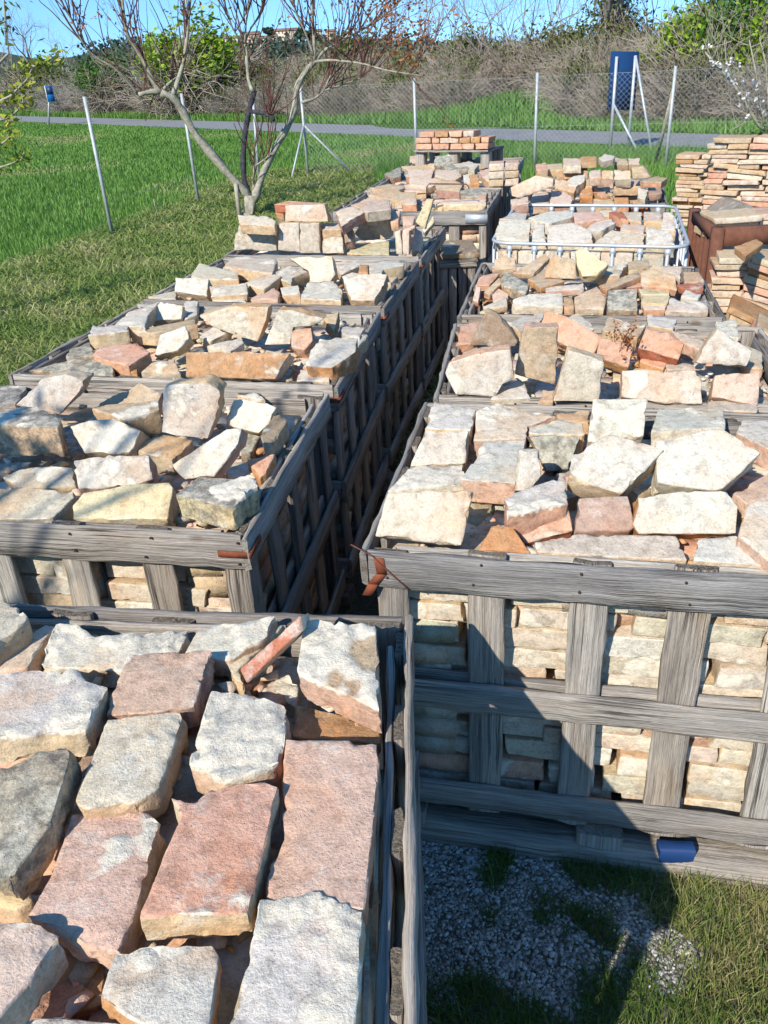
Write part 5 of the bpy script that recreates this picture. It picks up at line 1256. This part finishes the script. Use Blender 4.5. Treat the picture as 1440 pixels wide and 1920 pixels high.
# ------------------------------------------------------------------ thicket, bushes and bare trees beyond the road
def shrub_mesh(seed, n, h, spread, mat, curve=.5):
    global rng
    rs = np.random.default_rng(seed); mb = MB()
    for _ in range(n):
        a = rs.uniform(0, 2 * PI); b = rs.uniform(0, .55) ** .8 * spread; p = np.array([math.cos(a) * b, math.sin(a) * b, -.05]); L = h * rs.uniform(.45, 1.05); out = rs.uniform(.0, .4)
        d = np.array([math.cos(a) * out + rs.normal(0, .25), math.sin(a) * out + rs.normal(0, .25), 1.0]); pts = [p]
        for k in range(5):
            d = d / np.linalg.norm(d); pts.append(pts[-1] + d * L / 5); d = d + rs.normal(0, .2, 3) + np.array([d[0] * .12, d[1] * .12, -curve * .16])
        mb.tube(pts, np.linspace(.0075, .0025, 6) * rs.uniform(.6, 1.3), 3, False)
        for _ in range(6):
            j = rs.integers(1, 5); e = d + rs.normal(0, .7, 3); e /= np.linalg.norm(e); q = pts[j]; mb.tube([q, q + e * L * .13, q + e * L * .26 + rs.normal(0, .05, 3)], [.004, .003, .002], 3, False)
    return mb
SH = []
for i, (mt) in enumerate(('scrub', 'scrub', 'scrubgrey', 'scrub')):
    o = shrub_mesh(11 + i, 330, 1.0, .5, mt).build('stems', MAT[mt], None); me = o.data; bpy.data.objects.remove(o); SH.append(me)
LF = []
for i, mt in enumerate(('leaf_olive', 'leaf_lime', 'leaf_green', 'leaf_olive', 'leaf_green')):
    o = crown('foliage', (0, 0, .55), .5, .5, [700, 6500, 5000, 2600, 900][i], .03, MAT[mt], None, 26, 1.9); LF.append(o.data); bpy.data.objects.remove(o)
def bush(px, off, h, wd, stems, leaves, name, label, cat, group):
    p = along(px, off); r = empty(name, (p[0], p[1], 0.3 * math.exp(-(np.linalg.norm(p - bk) / 3.0) ** 2)), label, cat, group, random.uniform(0, 6)); r.scale = (wd, wd, h)
    if stems is not None: link('stems', SH[stems], None, r)
    if leaves is not None: link('foliage', LF[leaves], None, r)
    return r
G1 = 'bare shrubs of the thicket beyond the road'
lab = 'grey-brown bare shrub in the thicket beyond the road'
for row, (off, hh) in enumerate(((2.5, 1.6), (4.8, 2.2), (7.5, 2.6))):
    px = 560 + row * 17
    while px < 1470:
        h = hh * random.uniform(.85, 1.15)
        if row < 2 and 880 < px < 1050: px += 40; continue
        bush(px, off + random.uniform(-.5, .8), h, h * random.uniform(.8, 1.1), random.choice([0, 1, 3]), random.choice([0, 0, 3, 3, None]) if px < 780 or px > 1150 else random.choice([None, 0, 3]), 'bare_shrub', lab, 'shrub', G1)
        px += random.uniform(26, 44) * (1.0 if px > 800 else .8)
lab2 = 'grey scrubby bush in the hedge beyond the field'
for row, (off, hh) in enumerate(((2.2, 1.5), (5.0, 2.1), (9.0, 2.2))):
    px = -30 + row * 9
    while px < 600:
        h = hh * random.uniform(.8, 1.15); bush(px, off + random.uniform(-.5, 1.0), h, h * random.uniform(.9, 1.3), random.choice([2, 2, 0]), random.choice([0, 0, 3, 3, None]), 'scrub_bush', lab2, 'shrub', 'scrubby bushes of the hedge beyond the field'); px += random.uniform(17, 30)
bush(368, 2.0, 4.0, 5.0, 0, 1, 'lime_tree_bush', 'bright lime-green round bush behind the fruit tree', 'bush', None)
bush(212, 1.8, 2.7, 3.4, 0, 2, 'green_bush', 'small fresh green bush left of the lime-green one', 'bush', None)
bush(1285, 3.6, 3.0, 2.6, 3, 1, 'leafy_bush', 'bright green leafy bush in the thicket right of the blue board', 'bush', None)
bush(1350, 3.8, 3.3, 2.8, 3, 2, 'leafy_bush', 'tall green bush behind the white blossoms', 'bush', None)
bush(1425, 3.6, 2.8, 2.4, 3, 1, 'leafy_bush', 'green bush at the right edge behind the fence', 'bush', None)
bush(655, 7.5, 3.2, 3.6, 0, 3, 'olive_bush', 'olive-green bush between the fruit tree and the thicket', 'bush', None)
bush(90, 5.0, 3.2, 4.6, 0, 3, 'olive_bush', 'olive-yellow bush behind the small blue sign', 'bush', None)
def bare_tree(px, off, h, r, label, depth=5, ivy=False, lean=(0, 0, 1), mat='treegrey', name='bare_tree', grp=None, spread=.5):
    p = along(px, off); t_ = empty(name, (p[0], p[1], 0), label, 'tree', grp); mb = MB(); mb.tube([(0, 0, -.1), np.array(lean) * h * .2, np.array(lean) * h * .38], [r, r * .8, r * .66], 8); mb.build('trunk', MAT[mat], t_, True)
    mb = MB()
    for _ in range(5 if depth > 3 else 4):
        e = np.array(lean) + rng.normal(0, .45, 3); e[2] = abs(e[2]) + .2; e /= np.linalg.norm(e); grow(mb, np.array(lean) * h * random.uniform(.2, .38), e, h * .27, r * .5, depth, 4, None, spread, .12, 4, (2, 3), .70, .62)
    mb.build('crown', MAT[mat], t_)
    if ivy:
        n = 2600; z = rng.uniform(0, h * .45, n); a = rng.uniform(0, 6.28, n); rr = r * 1.1 + np.abs(rng.normal(0, .35, n)); P = np.stack([np.cos(a) * rr + lean[0] * z, np.sin(a) * rr, z], 1); leaf_mesh('ivy', P, rng.uniform(.05, .1, n), MAT['leaf_olive'], t_)
        mb = MB()
        for _ in range(240): 
            a0, z1 = rng.uniform(0, 6.28), rng.uniform(1.5, h * .45); q = np.array([math.cos(a0) * r * 1.2 + lean[0] * z1, math.sin(a0) * r * 1.2, z1]); mb.tube([q, q + [rng.normal(0, .3), rng.normal(0, .3), -.6], q + [rng.normal(0, .4), rng.normal(0, .4), -1.5]], [.012, .01, .006], 3, False)
        mb.build('hanging_stems', MAT['scrub'], t_)
bare_tree(1118, 7.0, 9.5, .30, 'tall bare tree with ivy-hung trunk behind the blue board', 5, True, (.08, 0, 1))
bare_tree(905, 7.0, 5.6, .085, 'bare grey tree above the middle of the thicket', 5)
bare_tree(805, 8.0, 5.8, .085, 'bare tree above the thicket, left of the middle one', 5)
bare_tree(1000, 8.0, 6.0, .085, 'slender bare tree just left of the ivy-hung tree', 5)
bare_tree(78, 9.0, 8.0, .15, 'wide bare grey tree above the hedge at upper left', 5, False, (0, 0, 1))
bare_tree(1390, 22.0, 7.0, .14, 'small bare tree on the skyline at far right', 4)
for px in (740, 850, 955, 1050, 1215): bare_tree(px, 10.0, 5.4, .06, 'thin bare tree rising out of the thicket', 5, False, (0, 0, 1), 'treegrey', 'bare_tree', 'thin bare trees of the thicket')
for px in (30, 130): bare_tree(px, 16.0, 7.5, .10, 'small bare tree behind the wide grey one at upper left', 4, False, (0, 0, 1), 'treegrey', 'bare_tree', 'small bare trees at upper left')
# ------------------------------------------------------------------ hill, far wood and village
def hillstrip(name, D, prof, depth, mat):
    px = np.linspace(-400, 1900, 120); top = np.interp(px, [a for a, b in prof], [b for a, b in prof]); V = []
    for x, y in zip(px, top):
        p = atY(x, y, D); z = max(.0, p[2]); V += [(p[0], D * .55, -.5), (p[0], D - depth * .2, z * .8), (p[0], D, z), (p[0] * 1.3, D + depth, z * .3)]
    V = np.array(V); n = len(px); V[:, 2] += np.array([noise.noise((v[0] * .02, v[1] * .02, 1)) * 1.5 * (v[2] > 1) for v in V])
    Q = [(i * 4 + k, (i + 1) * 4 + k, (i + 1) * 4 + k + 1, i * 4 + k + 1) for i in range(n - 1) for k in range(3)]
    return tag(mesh_np(name, V, [np.array(Q)], mat, None, None, True), None, None, None, 'structure')
D1 = 420.0
prof = [(-400, 120), (0, 118), (150, 108), (190, 97), (235, 90), (300, 96), (360, 88), (450, 86), (560, 82), (640, 76), (720, 72), (800, 90), (1000, 100), (1300, 84), (1440, 80), (1900, 90)]
hillstrip('hills', D1, prof, 200, MAT['hill'])
hillstrip('far_hills', 1100.0, [(-400, 96), (0, 97), (60, 108), (200, 120), (700, 120), (1000, 100), (1300, 64), (1440, 58), (1900, 60)], 300, MAT['hill'])
# wood on the hill: many small crowns read as one mass
C = []; 
for _ in range(520):
    x = random.uniform(170, 1460); y = np.interp(x, [a for a, b in prof], [b for a, b in prof]) + random.uniform(7 if 350 < x < 700 else 0, 28); D = D1 - (y - 78) * 3.2 - 4
    p = atY(x, y, D); C.append((p, random.uniform(1.6, 3.6)))
P = np.concatenate([p + rng.normal(0, 1, (60, 3)) * np.array([s, s, s * .7]) for p, s in C]); tone = np.repeat(rng.random(len(C)), 60) * .7 + rng.random(len(P)) * .3
tag(leaf_mesh('hillside_wood', P, rng.uniform(.7, 1.5, len(P)), MAT['leaf_dark'], None, .2, tone, 1.3), 'dark trees and scrub covering the hill below the village', 'wood', None, 'stuff')
def house(px, y0, y1, wpx, mat, label, win=(2, 2), D=None):
    D = D or D1 - 8; a, b = atY(px - wpx / 2, y1, D), atY(px + wpx / 2, y1, D); top = atY(px, y0, D); W = (b[0] - a[0]) / 2; H = top[2] - a[2]; dp = max(W * .8, 5)
    h = empty('hill_house', ((a[0] + b[0]) / 2, D, a[2] - 6), label, 'house', 'houses of the hill village'); mb = MB()
    mb.box((0, dp, (H * .8 + 6) / 2), (W, 0, 0), (0, dp, 0), (0, 0, (H * .8 + 6) / 2)); mb.build('wall', MAT[mat], h)
    e, z0, z1 = W * 1.05, H * .8 + 6.01, H + 6; mb = MB(); mb.add([(-e, -.4, z0), (e, -.4, z0), (e, 2 * dp + .4, z0), (-e, 2 * dp + .4, z0), (-e, dp, z1), (e, dp, z1)], [(0, 1, 5, 4), (3, 4, 5, 2)], [(0, 4, 3), (1, 2, 5)]); mb.add([(-e, -.4, z0 - .3), (e, -.4, z0 - .3), (e, -.4, z0), (-e, -.4, z0)], [(0, 1, 2, 3)]); mb.build('roof', MAT['roof'], h)
    for i in range(win[0]):
        for j in range(win[1]):
            mb = MB(); mb.box(((i + .5) / win[0] * 2 * W * .86 - W * .86, -.03, 6 + H * .8 * (j + .45) / win[1]), (W / win[0] * .22, 0, 0), (0, .06, 0), (0, 0, H * .8 / win[1] * .22)); mb.build('window', MAT['pane'], h)
house(372, 69, 86, 16, 'hw1', 'cream house at the left end of the hill village', (2, 1)); house(394, 64, 86, 22, 'hw3', 'pale house with wide roof beside the leftmost village house', (3, 2))
house(422, 66, 88, 22, 'hw3', 'white house in the left part of the hill village', (3, 2)); house(446, 66, 82, 20, 'hw1', 'low cream house left of the pink one on the hill', (2, 1))
house(472, 58, 84, 30, 'hw2', 'pink house with long clay roof in the hill village', (4, 2)); house(497, 66, 86, 24, 'hw3', 'pale house just right of the pink one on the hill', (3, 2))
house(512, 62, 82, 14, 'hw1', 'narrow cream house in the middle of the hill village', (2, 2)); house(534, 52, 74, 46, 'hw1', 'long tan building on the crest of the hill village', (6, 2), D1 + 14)
house(592, 54, 72, 22, 'hw1', 'cream house behind the trees right of the long tan building', (3, 1)); house(620, 54, 72, 20, 'hw2', 'small pink house near the right end of the village', (2, 1)); house(650, 58, 72, 18, 'hw3', 'pale house at the right end of the hill village', (2, 1))
for px, y, s in ((503, 58, 2.2), (562, 66, 2.8), (578, 64, 3.4), (430, 88, 2), (545, 82, 2.4), (604, 76, 2.4)):
    p = atY(px, y, D1 - 14); t_ = empty('hill_tree', (p[0], p[1], p[2] - 6), 'dark round tree among the houses of the hill village', 'tree', 'trees among the village houses'); crown('crown', (0, 0, 6), s, s * .8, 500, .9, MAT['leaf_dark'], t_, 10, 1.3)
    mb = MB(); mb.tube([(0, 0, 0), (0, 0, 6)], .3, 5); mb.build('trunk', MAT['treegrey'], t_)
